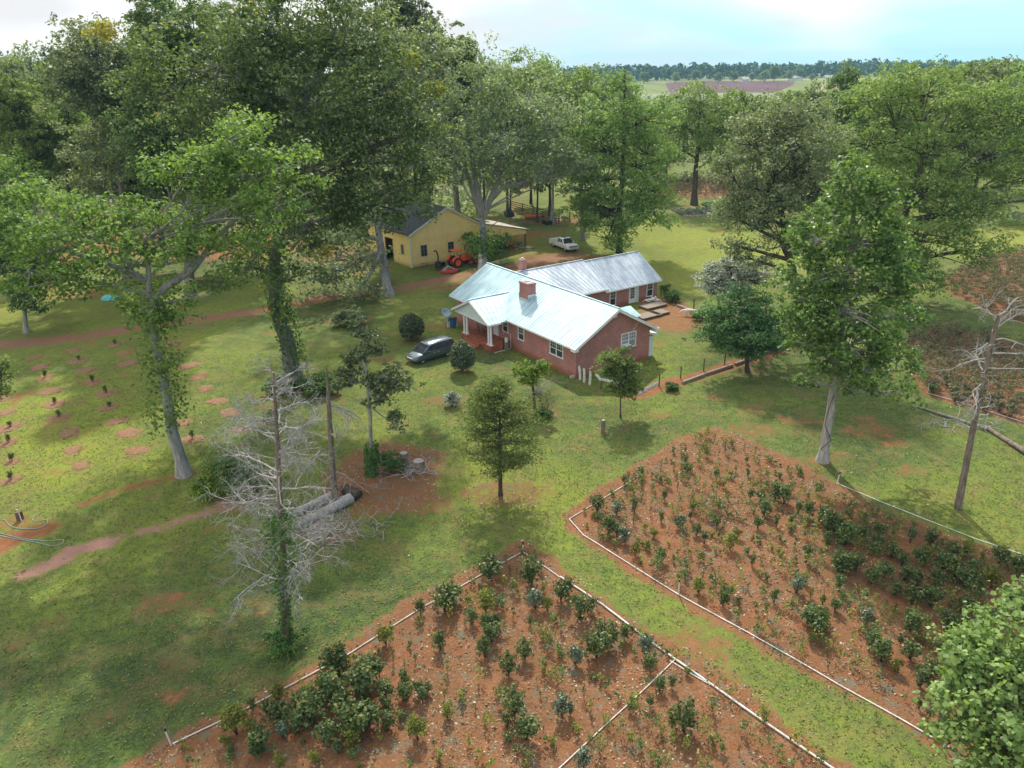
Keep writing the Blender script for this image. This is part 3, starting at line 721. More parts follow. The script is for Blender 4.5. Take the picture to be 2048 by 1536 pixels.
# things around the house
def W_(t, s, z=0): return hp(t, s, z)
ac = tag(empty('air_conditioner', W_(5.95, -.28, 1.72), HA), 'white window air conditioner in the gable end window', 'air conditioner')
mb = MB(); mb.box((0, 0, .22), (.66, .56, .44)); mb.build('case', M['white'], ac, bevel=.02)
mb = MB(); mb.box((.05, -.285, .22), (.5, .012, .3)); mb.build('grille', M['greymet'], ac)
b_ = tag(empty('water_barrel', W_(-.75, 11.4-.9, .0), HA), 'black barrel standing at the right edge of the red porch', 'barrel')
mb = MB(); mb.tube([(0, 0, 0), (0, 0, .3), (0, 0, .8), (0, 0, 1.15)], [.26, .29, .29, .25], 16); mb.build('drum', M['black'], b_, smooth=True)
mb = MB(); mb.tube([(0, 0, 1.15), (0, 0, 1.18)], [.25, .24], 16); mb.build('lid', M['black'], b_)
bk = tag(empty('bucket', W_(-.85, 10.2, .9), HA), 'white plastic bucket hanging beside the black barrel at the porch corner', 'bucket')
mb = MB(); mb.tube([(0, 0, 0), (0, 0, .4)], [.15, .18], 14, True); mb.build('pail', M['white'], bk, smooth=True)
mb = MB(); mb.tube([(.18*math.cos(a), 0, .4+.18*math.sin(a)) for a in np.linspace(0, math.pi, 9)], .012, 5); mb.build('bail', M['chrome'], bk)
mb = MB(); mb.box((0, 0, -.45), (.3, .3, .9)); mb.build('stand', M['wood_old'], bk)
mb = MB(); mb.tube([W_(-.12, 11.75, 1.25), W_(-.14, 11.6, 1.55), W_(-.2, 11.0, 1.6), W_(-.2, 10.4, 1.5), W_(-.22, 10.32, 1.3), W_(-.24, 10.3, .15), W_(-.6, 10.2, .04), W_(-1.7, 10.3, .03), W_(-2.3, 10.2, .03)], .035, 7)
tag(mb.build('water_pipe', M['pvc'], smooth=True), 'thin white pipe looping down the brick wall beside the porch', 'pipe')
def chair(loc, rz, label):
    t = tag(empty('patio_chair', loc, rz), label, 'chair', 'metal chairs on the porch')
    mb = MB(); mb.box((0, 0, .43), (.5, .48, .04)); mb.build('seat', M['greymet'], t); mb = MB(); mb.box((0, .25, .74), (.5, .04, .55), rx=-.15); mb.build('backrest', M['greymet'], t)
    for a in (-1, 1):
        for c in (-1, 1):
            mb = MB(); mb.tube([(a*.22, c*.2, .42), (a*.25, c*.24, 0)], .018, 6); mb.build('leg', M['greymet'], t)
    mb = MB()
    for a in (-1, 1): mb.tube([(a*.27, -.22, .42), (a*.27, -.22, .64), (a*.27, .24, .64)], .018, 6)
    mb.build('armrest', M['greymet'], t)
chair(W_(-.9, 14.5, .65), HA+1.2, 'grey metal chair on the porch, the one nearer the middle column pair')
chair(W_(-.8, 15.4, .65), HA+1.0, 'grey metal chair on the porch, the one nearer the left column pair')
# satellite dish and bins left of the house
dx, dy, _ = G(893, 655)
ds = tag(empty('satellite_dish', (dx, dy, 0), .5), 'pale blue satellite dish on a short pole left of the porch', 'satellite dish')
mb = MB(); mb.tube([(0, 0, 0), (0, 0, 1.5)], .04, 8); mb.build('pole', M['greymet'], ds)
sec = []; nrm = Vector((-.35, -.85, .4)).normalized(); xx = nrm.orthogonal().normalized(); yy = nrm.cross(xx); cc = Vector((0, -.12, 1.75))
mb = MB(); vs = [cc-nrm*.12]; fs = []
for r_, dp in ((.2, -.1), (.38, -.03), (.5, .06)):
    for k in range(18): a = 2*math.pi*k/18; vs.append(cc+nrm*dp+(xx*math.cos(a)*.92+yy*math.sin(a)*1.1)*r_)
fs = [(0, 1+(k+1) % 18, 1+k) for k in range(18)]+[(1+j*18+k, 1+j*18+(k+1) % 18, 1+(j+1)*18+(k+1) % 18, 1+(j+1)*18+k) for j in range(2) for k in range(18)]
mb.add(vs, fs); o = mb.build('reflector', M['dish'], ds, smooth=True); so_ = o.modifiers.new('s', 'SOLIDIFY'); so_.thickness = .025
mb = MB(); mb.tube([cc-nrm*.05+yy*-.5, cc+nrm*.55-yy*.25], .02, 6); mb.box(tuple(cc+nrm*.58-yy*.22), (.1, .12, .1)); mb.build('feed_arm', M['greymet'], ds)
bx_, by_, _ = G(902, 655)
bb = tag(empty('wheeled_bin', (bx_+.25, by_+.2, 0), HA), 'dark blue wheeled bin behind the satellite dish', 'bin')
mb = MB(); mb.loft([[(-.24, -.27, .08), (.24, -.27, .08), (.24, .27, .08), (-.24, .27, .08)], [(-.3, -.34, 1.0), (.3, -.34, 1.0), (.3, .36, 1.0), (-.3, .36, 1.0)]]); mb.build('body', M['bluebin'], bb, bevel=.02)
mb = MB(); mb.box((0, 0, 1.04), (.64, .76, .07), rx=.06); mb.build('lid', M['black'], bb, bevel=.02)
for a in (-1, 1): mb = MB(); mb.cyl((a*.26, .3, .12), (1, 0, 0), .12, .06, 12); mb.build('wheel', M['rubber'], bb)
bb = tag(empty('garden_barrel', (bx_-.3, by_+.1, 0), HA), 'pale grey utility post box beside the satellite dish', 'utility box')
mb = MB(); mb.box((0, 0, .65), (.34, .28, 1.3)); mb.build('cabinet', M['white_old'], bb, bevel=.02); mb = MB(); mb.box((0, -.15, .9), (.24, .02, .35)); mb.build('door', M['greymet'], bb)
# ------------------------------------------------------------------ barn
BX, BY, BA = -14.125, 110.615, .649
barn = tag(empty('barn', (BX, BY, 0), BA), 'yellow board sided barn with dark roof and open lean-to carport', 'barn')
def bp(t, s, z=0): c, q = math.cos(BA), math.sin(BA); return (BX+c*t-q*s, BY+q*t+c*s, z)
BW, BE, BR, BL = 12.42, 4.85, 7.93, 12.8
mb = MB()   # front gable wall
mb.prism([(0, 0), (BW, 0), (BW, BE), (BW/2, BR), (0, BE)], 'y', 0, .15)
for i in range(1, 31):
    tt = i*BW/31; zt = BE+(BR-BE)*(1-abs(tt-BW/2)/(BW/2))-.12; mb.box((tt, -.012, zt/2), (.05, .028, zt))
mb.build('front_wall', M['yellow'], barn)
mb = MB()   # left wall with a doorway between s 5.2 and 7.65
mb.box((.075, 2.68, BE/2), (.15, 5.05, BE)); mb.box((.075, 10.2, BE/2), (.15, 5.1, BE)); mb.box((.075, 6.42, 4.13), (.15, 2.45, 1.42))
for i in range(1, 33):
    s_ = i*BL/33
    if 5.1 < s_ < 7.75: continue
    mb.box((-.012, s_, BE/2-.1), (.028, .05, BE-.2))
mb.build('side_wall', M['yellow'], barn)
mb = MB(); mb.box((BW-.075, 6.5, BE/2), (.15, 12.6, BE)); mb.prism([(0, 0), (BW, 0), (BW, BE), (BW/2, BR-.02), (0, BE)], 'y', BL-.15, BL); mb.build('rear_walls', M['yellow'], barn)
mb = MB(); mb.box((3.2, 6.4, 1.8), (.1, 9, 3.6)); mb.build('inner_partition', M['dark_in'], barn)
def brk(name, pts, mat, th=.12):
    mb = MB(); mb.slab(pts, th); return mb.build(name, mat, barn)
brk('roof', [(-.4, -.35, BE-.05), (BW/2, -.35, BR+.12), (BW/2, BL+.3, BR+.12), (-.4, BL+.3, BE-.05)], M['shingle'])
brk('roof', [(BW/2, -.35, BR+.12), (BW+.2, -.35, BE+.12), (BW+.2, BL+.3, BE+.12), (BW/2, BL+.3, BR+.12)], M['shingle'])
CW = 8.62
brk('lean_to_roof', [(BW+.15, -.3, BE+.02), (BW+CW+.5, -.3, 2.80), (BW+CW+.5, 9.5, 2.80), (BW+.15, 9.5, BE+.02)], plain('old tin lean-to roof', (.26, .24, .21), .7, .2, .35, 1.4))
mb = MB(); mb.prism([(BW+.002, 2.55), (BW+CW, 1.95+.15), (BW+CW, 2.72), (BW+.002, BE-.12)], 'y', 0, .10)
for i in range(1, 22):
    f = i/22; tt = BW+CW*f; z0 = 2.55-.45*f; z1 = BE-.15+(2.7-BE)*f; mb.box((tt, -.012, (z0+z1)/2), (.05, .028, z1-z0))
mb.build('lean_to_front', M['yellow'], barn)
for tt, s_ in ((BW+CW-.1, .1), (BW+4.6, 4.7), (BW+CW-.1, 4.7), (BW+CW-.1, 9.2), (BW+4.6, 9.2)):
    mb = MB(); mb.box((tt, s_, 1.3), (.17, .17, 2.6)); mb.build('post', M['wood_brown'], barn)
mb = MB()
mb.prism([(-.42, BE-.32), (BW/2, BR-.12), (BW/2, BR+.14), (-.42, BE-.06)], 'y', -.42, -.36); mb.prism([(BW+.15, BE-.1), (BW/2, BR+.14), (BW/2, BR-.12), (BW+.15, BE-.34)], 'y', -.42, -.36)
mb.box((-.03, -.03, BE/2), (.16, .16, BE)); mb.box((BW+.03, -.03, 1.3), (.14, .14, 2.6))
mb.build('trim', M['white_old'], barn)
def bwin(face, cc, z0, z1, w):
    fr = MB(); gl = MB(); mt = MB()
    def bx(mb, a, z, da, dz, out, th):
        if face == 'f': mb.box((a, -out, z), (da, th, dz))
        else: mb.box((-out, a, z), (th, da, dz))
    zc = (z0+z1)/2
    for sg in (-1, 1): bx(fr, cc+sg*w/2, zc, .09, z1-z0+.1, .05, .06); bx(fr, cc, zc+sg*(z1-z0)/2, w-.09, .09, .05, .06)
    o = fr.build('window', M['yellow_trim'], barn); bx(gl, cc, zc, w-.1, z1-z0-.1, .033, .012); gl.build('pane', M['glass'], o)
    bx(mt, cc, zc, .035, z1-z0-.1, .052, .02); bx(mt, cc, zc+.25, w-.1, .03, .05, .02); bx(mt, cc, zc-.25, w-.1, .03, .05, .02); mt.build('muntins', M['curtain'], o)
bwin('f', 2.13, 1.38, 3.07, 1.1); bwin('f', 6.78, 1.28, 2.87, 1.1); bwin('s', 2.35, 1.57, 3.07, .85)
mb = MB()
for a, b_, z in ((1.7-.4, .25, .25), (1.7+.4, .25, .25)): mb.box((a, -.7, .3), (.05, .05, .6))
mb.box((1.7, -.7, .55), (.85, .06, .05)); mb.box((1.7, -.7, .3), (.85, .06, .05)); mb.X = None
o = mb.build('sawhorse', M['wood_brown']); o.location = (BX, BY, 0); o.rotation_euler = (0, 0, BA); tag(o, 'small brown wooden frame leaning at the foot of the yellow barn wall', 'frame')
# ------------------------------------------------------------------ vehicles
def wheel(parent, c, r, w, side, rim='chrome', spokes=5):
    t = MB(); t.ring(c, (0, 1, 0), r, w, 26, r*.34); wo = t.build('wheel', M['rubber'], parent, smooth=True)
    mb = MB(); mb.cyl(c, (0, 1, 0), r*.66, w*.7, 22); 
    cc = Vector(c)+Vector((0, side*w*.37, 0))
    for k in range(spokes):
        a = 2*math.pi*k/spokes; mb.box((cc.x+math.cos(a)*r*.32, cc.y, cc.z+math.sin(a)*r*.32), (r*.52, .03, r*.13), ry=-a)
    mb.cyl(tuple(cc), (0, 1, 0), r*.14, .07, 12)
    mb.build('rim', M[rim], wo)
    return wo
def car_body(parent, secs, mat, name='body'):
    """secs: (x, zlow, zbelt, wlow, wbelt) with front at +x"""
    S = []
    for x, z0, z1, w0, w1 in secs:
        zm = z0+(z1-z0)*.45
        S.append([(x, -w0*.93, z0), (x, -w0, z0+.1), (x, -w0*1.02, zm), (x, -w1, z1-.05), (x, -w1*.90, z1), (x, w1*.90, z1), (x, w1, z1-.05), (x, w0*1.02, zm), (x, w0, z0+.1), (x, w0*.93, z0)])
    mb = MB(); mb.loft(S); return mb.build(name, mat, parent, smooth=True, bevel=.0)
def sidepane(par, pts, y, off=.012):
    # pts: list of (x, z, ywidth); thin panel following the greenhouse, one mesh per side
    for sg in (-1, 1):
        mb = MB(); o_ = [(x, sg*(w+off), z) for x, z, w in pts]; i_ = [(x, sg*(w-.01), z) for x, z, w in pts]; n = len(pts)
        mb.add(o_+i_, [list(range(n)), list(range(2*n-1, n-1, -1))]+[(i, (i+1) % n, n+(i+1) % n, n+i) for i in range(n)]); mb.build('side_window', M['glass'], par)
def panel(mb, pts, nrm, off=.012):
    n = Vector(nrm).normalized()*off; k = len(pts); A = [Vector(p)+n for p in pts]; B_ = [Vector(p)-n for p in pts]
    mb.add(A+B_, [list(range(k)), list(range(2*k-1, k-1, -1))]+[(i, (i+1) % k, k+(i+1) % k, k+i) for i in range(k)])
# --- minivan
vh = R(222)
van = tag(empty('minivan', (-8.05, 73.15, 0), vh), 'dark slate blue minivan with leaf litter on its roof parked by the porch', 'minivan')
car_body(van, [(-2.55,.42,.98,.86,.86),(-2.5,.30,1.05,.93,.94),(-1.9,.25,1.07,.96,.97),(-.9,.24,1.05,.97,.98),(.6,.24,1.02,.97,.97),(1.2,.25,1.00,.97,.95),(1.75,.26,.93,.96,.92),(2.25,.28,.80,.92,.86),(2.5,.32,.70,.82,.76),(2.58,.40,.60,.70,.66)], M['van'])
S = []
for x, z, w in ((-2.5,1.06,.90),(-2.40,1.40,.86),(-2.22,1.68,.76),(-1.9,1.735,.74),(-.5,1.76,.76),(.35,1.72,.76),(.65,1.66,.74),(1.55,.98,.86)):
    S.append((x, z, w))
mb = MB(); secs = []
for x, z, w in S:
    zb = 1.03; f = (z-zb)/.72; wb = .93
    secs.append([(x, -wb, zb), (x, -(wb+(w-wb)*1), max(z-.06, zb+.005)), (x, -w*.88, z), (x, w*.88, z), (x, w, max(z-.06, zb+.005)), (x, wb, zb)])
mb.loft(secs); cab = mb.build('cabin', M['van'], van, smooth=True)
gm = MB(); panel(gm, [(1.50, -.80, 1.04), (1.50, .80, 1.04), (.70, .68, 1.63), (.70, -.68, 1.63)], (.6, 0, .8), .02); gm.build('windscreen', M['glass_blue'] if 'glass_blue' in M else M['glass'], van)
for x0, x1, xt0, xt1 in ((.05,1.05,.05,.62),(-1.05,-.02,-1.05,-.02),(-2.28,-1.13,-2.08,-1.13)):
    sidepane(van, [(x0, 1.10, .915), (x1, 1.10, .915), (xt1, 1.60, .80), (xt0, 1.62, .80)], 0)
gm = MB(); panel(gm, [(-2.50, -.75, 1.12), (-2.50, .75, 1.12), (-2.28, .66, 1.60), (-2.28, -.66, 1.60)], (-.9, 0, .35), .02); gm.build('rear_window', M['glass'], van)
for sg in (-1, 1):
    wheel(van, (1.62, sg*.84, .34), .34, .23, sg); wheel(van, (-1.42, sg*.84, .34), .34, .23, sg)
    mb = MB(); mb.loft([[(2.2, sg*.62, .62), (2.52, sg*.55, .58), (2.52, sg*.55, .70), (2.2, sg*.62, .76)], [(2.0, sg*.905, .66), (2.3, sg*.86, .60), (2.28, sg*.84, .73), (2.0, sg*.89, .80)]]); mb.build('headlight', M['lamp'], van)
    mb = MB(); mb.box((-2.47, sg*.86, 1.05), (.16, .14, .5)); mb.build('tail_light', M['redlamp'], van)
    mb = MB(); mb.box((.95, sg*1.05, 1.10), (.14, .2, .15)); mb.build('mirror', M['van'], van, bevel=.03)
    for x in (.25, -.25): mb = MB(); mb.box((x, sg*.992, .86), (.2, .03, .035)); mb.build('door_handle', M['chrome'], van)
    mb = MB(); mb.tube([(-2.1, sg*.6, 1.78), (.4, sg*.6, 1.78)], .02, 5); mb.build('roof_rail', M['greymet'], van)
mb = MB(); mb.box((2.545, 0, .60), (.06, .9, .09)); mb.box((2.55, 0, .47), (.06, 1.0, .05)); mb.build('grille', M['chrome'], van)
mb = MB(); mb.box((-.1, 0, .24), (3.2, 1.7, .12)); mb.build('underbody', M['black'], van)
# --- pickup
pk = tag(empty('pickup_truck', (8.55, 121.35, 0), R(-64)), 'white crew cab pickup truck with black sunroof parked beyond the brick house', 'pickup truck')
car_body(pk, [(-.62,.45,1.12,.95,.96),(.9,.45,1.12,.96,.96),(1.2,.45,1.14,.97,.93),(2.3,.46,1.16,.98,.90),(2.62,.48,1.12,.97,.88),(2.80,.50,1.0,.93,.85),(2.88,.52,.72,.90,.85)], M['truck'])
mb = MB()
for sg in (-1, 1): mb.box((-1.9, sg*.93, .88), (2.6, .09, .72)); mb.box((-1.9, sg*.94, 1.26), (2.6, .12, .05))
mb.box((-3.17, 0, .88), (.08, 1.8, .72)); mb.box((-.66, 0, .88), (.08, 1.8, .72)); mb.box((-1.9, 0, .60), (2.5, 1.8, .1)); mb.build('truck_bed', M['truck'], pk, bevel=.02)
secs = []
for x, z, w in ((-.68,1.14,.90),(-.58,1.78,.74),(-.3,1.88,.74),(.45,1.90,.74),(.72,1.84,.72),(1.45,1.14,.84)):
    zb = 1.11; secs.append([(x, -.92, zb), (x, -w, max(z-.06, zb+.005)), (x, -w*.9, z), (x, w*.9, z), (x, w, max(z-.06, zb+.005)), (x, .92, zb)])
mb = MB(); mb.loft(secs); mb.build('cab', M['truck'], pk, smooth=True)
gm = MB(); panel(gm, [(1.42, -.80, 1.17), (1.42, .80, 1.17), (.74, .66, 1.81), (.74, -.66, 1.81)], (.65, 0, .75), .02); gm.build('windscreen', M['glass'], pk)
gm = MB(); panel(gm, [(.45, -.5, 1.905), (.45, .5, 1.905), (-.35, .5, 1.895), (-.35, -.5, 1.895)], (0, 0, 1), .012); gm.build('sunroof', M['black'], pk)
for x0, x1, xt0, xt1 in ((.25,1.15,.25,.66),(-.52,.15,-.45,.15)):
    sidepane(pk, [(x0, 1.20, .905), (x1, 1.20, .905), (xt1, 1.75, .775), (xt0, 1.76, .775)], 0)
for sg in (-1, 1):
    wheel(pk, (1.9, sg*.84, .41), .41, .27, sg); wheel(pk, (-1.9, sg*.84, .41), .41, .27, sg)
    mb = MB(); mb.box((2.80, sg*.78, .92), (.18, .26, .2)); mb.build('headlight', M['lamp'], pk, bevel=.03)
    mb = MB(); mb.box((-3.18, sg*.87, .95), (.08, .14, .34)); mb.build('tail_light', M['redlamp'], pk)
    mb = MB(); mb.box((1.0, sg*1.08, 1.25), (.14, .22, .22)); mb.build('mirror', M['truck'], pk, bevel=.03)
    for z_ in (.8,): mb = MB(); mb.tube([(1.5, sg*.985, .46), (1.55, sg*.985, .78), (1.75, sg*.985, .93), (2.05, sg*.985, .93), (2.27, sg*.985, .76), (2.32, sg*.985, .46)], .02, 5); mb.build('wheel_arch', M['black'], pk)
mb = MB(); mb.box((2.89, 0, .90), (.05, 1.2, .26)); mb.build('grille', M['greymet'], pk); mb = MB(); mb.box((2.925, 0, .96), (.03, 1.1, .035)); mb.box((2.925, 0, .85), (.03, 1.1, .035)); mb.build('grille_bar', M['chrome'], pk)
mb = MB(); mb.box((2.93, 0, .56), (.14, 1.8, .2)); mb.build('bumper', M['chrome'], pk, bevel=.03); mb = MB(); mb.box((0, 0, .42), (4.4, 1.3, .16)); mb.build('chassis', M['black'], pk)
# --- tractor
tx, ty, _ = G(922, 535)
tr = tag(empty('tractor', (tx-.2, ty+1.0, 0), .62), 'orange red tractor with canopy and front loader in front of the yellow barn', 'tractor')
mb = MB(); mb.loft([[(.1, -.38, .75), (.1, .38, .75), (.1, .38, 1.50), (.1, -.38, 1.50)], [(1.4, -.35, .75), (1.4, .35, .75), (1.4, .33, 1.42), (1.4, -.33, 1.42)], [(1.85, -.30, .80), (1.85, .30, .80), (1.85, .28, 1.25), (1.85, -.28, 1.25)]]); mb.build('bonnet', M['orange'], tr, bevel=.05)
mb = MB(); mb.box((.4, 0, .62), (2.9, .42, .34)); mb.box((-.7, 0, .85), (.9, .9, .3)); mb.build('chassis', M['black'], tr)
for sg in (-1, 1):
    mb = MB(); secs = []
    for k in range(8):
        a = R(15+k*21); secs.append([(-.85+.80*math.cos(a), sg*.50, .72+.80*math.sin(a)), (-.85+.80*math.cos(a), sg*.98, .72+.80*math.sin(a)), (-.85+.85*math.cos(a), sg*.98, .72+.85*math.sin(a)), (-.85+.85*math.cos(a), sg*.50, .72+.85*math.sin(a))])
    mb.loft(secs); mb.build('fender', M['orange'], tr)
    wheel(tr, (-.85, sg*.78, .72), .72, .40, sg, 'orange', 8); wheel(tr, (1.45, sg*.72, .46), .46, .28, sg, 'orange', 8)
    mb = MB(); mb.tube([(.55, sg*.52, .75), (.6, sg*.52, 1.55)], .07, 4); mb.tube([(.6, sg*.52, 1.55), (1.7, sg*.52, 1.5), (2.45, sg*.52, .55)], .08, 4); mb.tube([(.8, sg*.52, .9), (1.75, sg*.52, 1.35)], .045, 6); mb.build('loader_arm', M['orange'], tr)
for a, b_ in ((-1.25, -.48), (-1.25, .48), (-.1, -.45), (-.1, .45)):
    mb = MB(); mb.tube([(a, b_, 1.0), (a+.02, b_, 2.35)], .035, 6); mb.build('canopy_post', M['black'], tr)
mb = MB(); mb.box((-.62, 0, 2.40), (1.55, 1.25, .09)); mb.build('canopy', M['orange'], tr, bevel=.04)
mb = MB(); mb.box((-.75, 0, 1.12), (.5, .5, .14)); mb.box((-1.0, 0, 1.42), (.12, .5, .5)); mb.build('seat', M['black'], tr, bevel=.04)
mb = MB(); mb.ring((-.1, 0, 1.55), (.6, 0, .8), .2, .03, 16, .03); mb.tube([(.1, 0, 1.3), (-.1, 0, 1.55)], .02, 6); mb.build('steering_wheel', M['black'], tr)
mb = MB(); secs = []
for y_ in (-.85, .85): secs.append([(2.45, y_, .75), (2.42, y_, .25), (2.55, y_, .12), (3.0, y_, .10), (2.98, y_, .14), (2.6, y_, .17), (2.48, y_, .28), (2.5, y_, .75)])
mb.loft(secs); mb.build('loader_bucket', M['orange'], tr)
mb = MB(); mb.tube([(1.2, .2, 1.4), (1.2, .2, 1.75)], .04, 8); mb.build('exhaust', M['black'], tr)
# --- wood chipper
cx_, cy_, _ = G(877, 541)
ch = tag(empty('wood_chipper', (cx_, cy_, 0), .9), 'black wood chipper with tall curved discharge chute and red feed panel left of the tractor', 'wood chipper')
mb = MB(); mb.box((0, 0, .95), (.7, .6, .7)); mb.box((0, 0, .5), (.5, .9, .25)); mb.build('body', M['black'], ch, bevel=.04)
mb = MB(); mb.tube([(0, 0, 1.2), (.05, 0, 1.9), (-.02, 0, 2.4), (-.2, 0, 2.75), (-.5, 0, 2.95), (-.75, 0, 2.85)], [.17, .14, .13, .12, .12, .11], 4); mb.build('chute', M['black'], ch)
mb = MB(); mb.box((-.1, -.33, .98), (.42, .06, .42)); mb.build('feed_panel', M['orange'], ch, bevel=.03)
mb = MB(); mb.loft([[(-.3, -.3, .7), (.3, -.3, .7), (.3, -.3, 1.2), (-.3, -.3, 1.2)], [(-.42, -.95, .6), (.42, -.95, .6), (.42, -.95, 1.35), (-.42, -.95, 1.35)]], cap=False); o = mb.build('feed_hopper', M['black'], ch); q = o.modifiers.new('s', 'SOLIDIFY'); q.thickness = .03
for sg in (-1, 1): mb = MB(); mb.tube([(sg*.3, 0, .5), (sg*.34, .2, 0)], .04, 6); mb.build('leg', M['black'], ch)
# --- rotary mower
mx_, my_, _ = G(899, 545)
mw = tag(empty('rotary_mower', (mx_, my_, 0), .35), 'faded red rotary mower deck with white hitch bars lying behind the tractor', 'mower')
mb = MB(); pr = [(1.35*math.cos(a)*(1 if math.cos(a) > 0 else 1.0), .85*math.sin(a)) for a in np.linspace(0, 2*math.pi, 25)[:-1]]
mb.prism(pr, 'z', .28, .36); mb.prism([(x*1.02, y*1.02) for x, y in pr], 'z', .08, .28); mb.build('deck', M['redmet'], mw, bevel=.02)
mb = MB(); mb.cyl((0, 0, .48), (0, 0, 1), .2, .25, 12); mb.build('gearbox', M['redmet'], mw)
mb = MB(); mb.tube([(-.9, -.3, .36), (-.2, -.2, .95), (.8, 0, .4)], .035, 6); mb.tube([(-.9, .3, .36), (-.2, .2, .95), (.8, 0, .4)], .035, 6); mb.tube([(-1.0, 0, .36), (-.6, 0, .8)], .03, 6); mb.build('hitch_frame', M['white_old'], mw)
mb = MB(); mb.cyl((1.45, 0, .18), (0, 1, 0), .18, .12, 14); mb.build('tail_wheel', M['rubber'], mw)
# --- cart with tank under the lean-to
gx, gy, _ = G(1011, 497)
ct = tag(empty('spray_cart', (gx-.1, gy+.3, 0), BA), 'red cart carrying a white tank parked under the lean-to roof', 'cart')
mb = MB(); mb.box((0, 0, .75), (2.3, 1.2, .4)); mb.build('cart_bed', M['orange'], ct, bevel=.03)
mb = MB(); mb.box((-.1, 0, 1.30), (1.5, 1.0, .68)); mb.build('tank', M['white'], ct, bevel=.15)
for sg in (-1, 1): mb = MB(); mb.ring((.1, sg*.6, .36), (0, 1, 0), .36, .2, 20, .16); mb.cyl((.1, sg*.6, .36), (0, 1, 0), .2, .14, 12); mb.build('wheel', M['rubber'], ct)
mb = MB(); mb.tube([(1.1, 0, .6), (2.0, 0, .4)], .04, 6); mb.build('drawbar', M['black'], ct)
# --- disc harrow
ix, iy, _ = G(1064, 440)
ih = tag(empty('disc_harrow', (ix, iy, 0), -.35), 'rusty orange farm implement beside the board fence', 'farm implement')
mb = MB(); mb.box((0, 0, .8), (3.2, .14, .16)); mb.box((0, 1.0, .8), (3.2, .14, .16)); mb.box((0, .5, .8), (.16, 1.1, .16)); mb.box((-1.2, .5, .8), (.12, 1.1, .12)); mb.box((1.2, .5, .8), (.12, 1.1, .12)); mb.build('frame', M['orange'], ih)
for j in (0, 1.0):
    for i in range(7): mb = MB(); mb.cyl((-1.35+.45*i, j, .3), (1, .25, 0), .3, .025, 16); mb.build('disc', M['greymet'], ih)
    mb = MB(); mb.tube([(-1.5, j, .3), (1.5, j, .3)], .03, 6); mb.tube([(-1.0, j, .3), (-1.0, j, .8)], .04, 5); mb.tube([(1.0, j, .3), (1.0, j, .8)], .04, 5); mb.build('gang_axle', M['wood_brown'], ih)
hx_, hy_, _ = G(1078, 444)
hy = tag(empty('hay_rake', (hx_, hy_, 0), .4), 'pale tan tined implement next to the rusty orange one', 'farm implement')
mb = MB(); mb.tube([(-.6, 0, .9), (.6, 0, .9)], .06, 6); mb.tube([(0, 0, .9), (0, .6, 1.4)], .05, 6); mb.build('frame', M['wood_old'], hy)
for i in range(5): mb = MB(); mb.tube([(-.5+.25*i, 0, .9), (-.5+.25*i, .25, .5), (-.5+.25*i, .1, 0)], .03, 5); mb.build('tine', M['wood_old'], hy)
for k, (px_, py_) in enumerate(((1087, 448), (1094, 450), (1101, 449))):
    q = G(px_, py_); t_ = tag(empty('tyre_stack', (q[0], q[1], 0)), ('stack of old black tyres by the grey trunk, nearest the orange implement', 'stack of old black tyres by the grey trunk, middle of three', 'stack of old black tyres touching the grey trunk')[k], 'tyres', 'old tyres by the fence')
    for j in range(3): mb = MB(); mb.ring((0, 0, .12+.24*j), (0, 0, 1), .36, .22, 18, .14); mb.build('tyre', M['rubber'], t_, smooth=True)
bq = G(1018, 432); bl = tag(empty('covered_machine', (bq[0], bq[1], 0), .3), 'dark blue covered machine under the trees behind the lean-to', 'machine')
mb = MB(); mb.loft([[(-.9, -.6, 0), (.9, -.6, 0), (.9, .6, 0), (-.9, .6, 0)], [(-.85, -.6, .8), (.9, -.55, .7), (.85, .6, .75), (-.9, .6, .8)], [(-.5, -.3, 1.3), (.3, -.3, 1.2), (.3, .3, 1.2), (-.5, .3, 1.3)]]); mb.build('cover', plain('dark blue cover', (.03, .06, .09), .7), bl, bevel=.08)
mb = MB(); mb.box((.7, 0, .25), (.6, 1.3, .18)); mb.build('skid', M['black'], bl)
# firewood and junk under the lean-to
for k, (px_, py_, rz) in enumerate(((1030,492,.4),(1037,495,-.5),(1040,487,.9),(1046,497,.1),(1053,500,.5),(1058,502,-.2),(1062,499,.3),(1033,500,1.2))):
    q = G(px_, py_); mb = MB(); d = Vector((math.cos(rz), math.sin(rz), 0))*rng.uniform(.4, .8); c_ = Vector((q[0], q[1], .12))
    mb.tube([c_-d, c_, c_+d], [.12, .13, .11], 7)
    tag(mb.build('cut_log', M['bark_dead' if k % 2 else 'bark_snag'], smooth=True), '%s cut log on the dirt at the lean-to mouth, %s from the red cart' % ('pale' if k % 2 else 'brown', ordn(k)), 'log', 'cut logs under the lean-to')
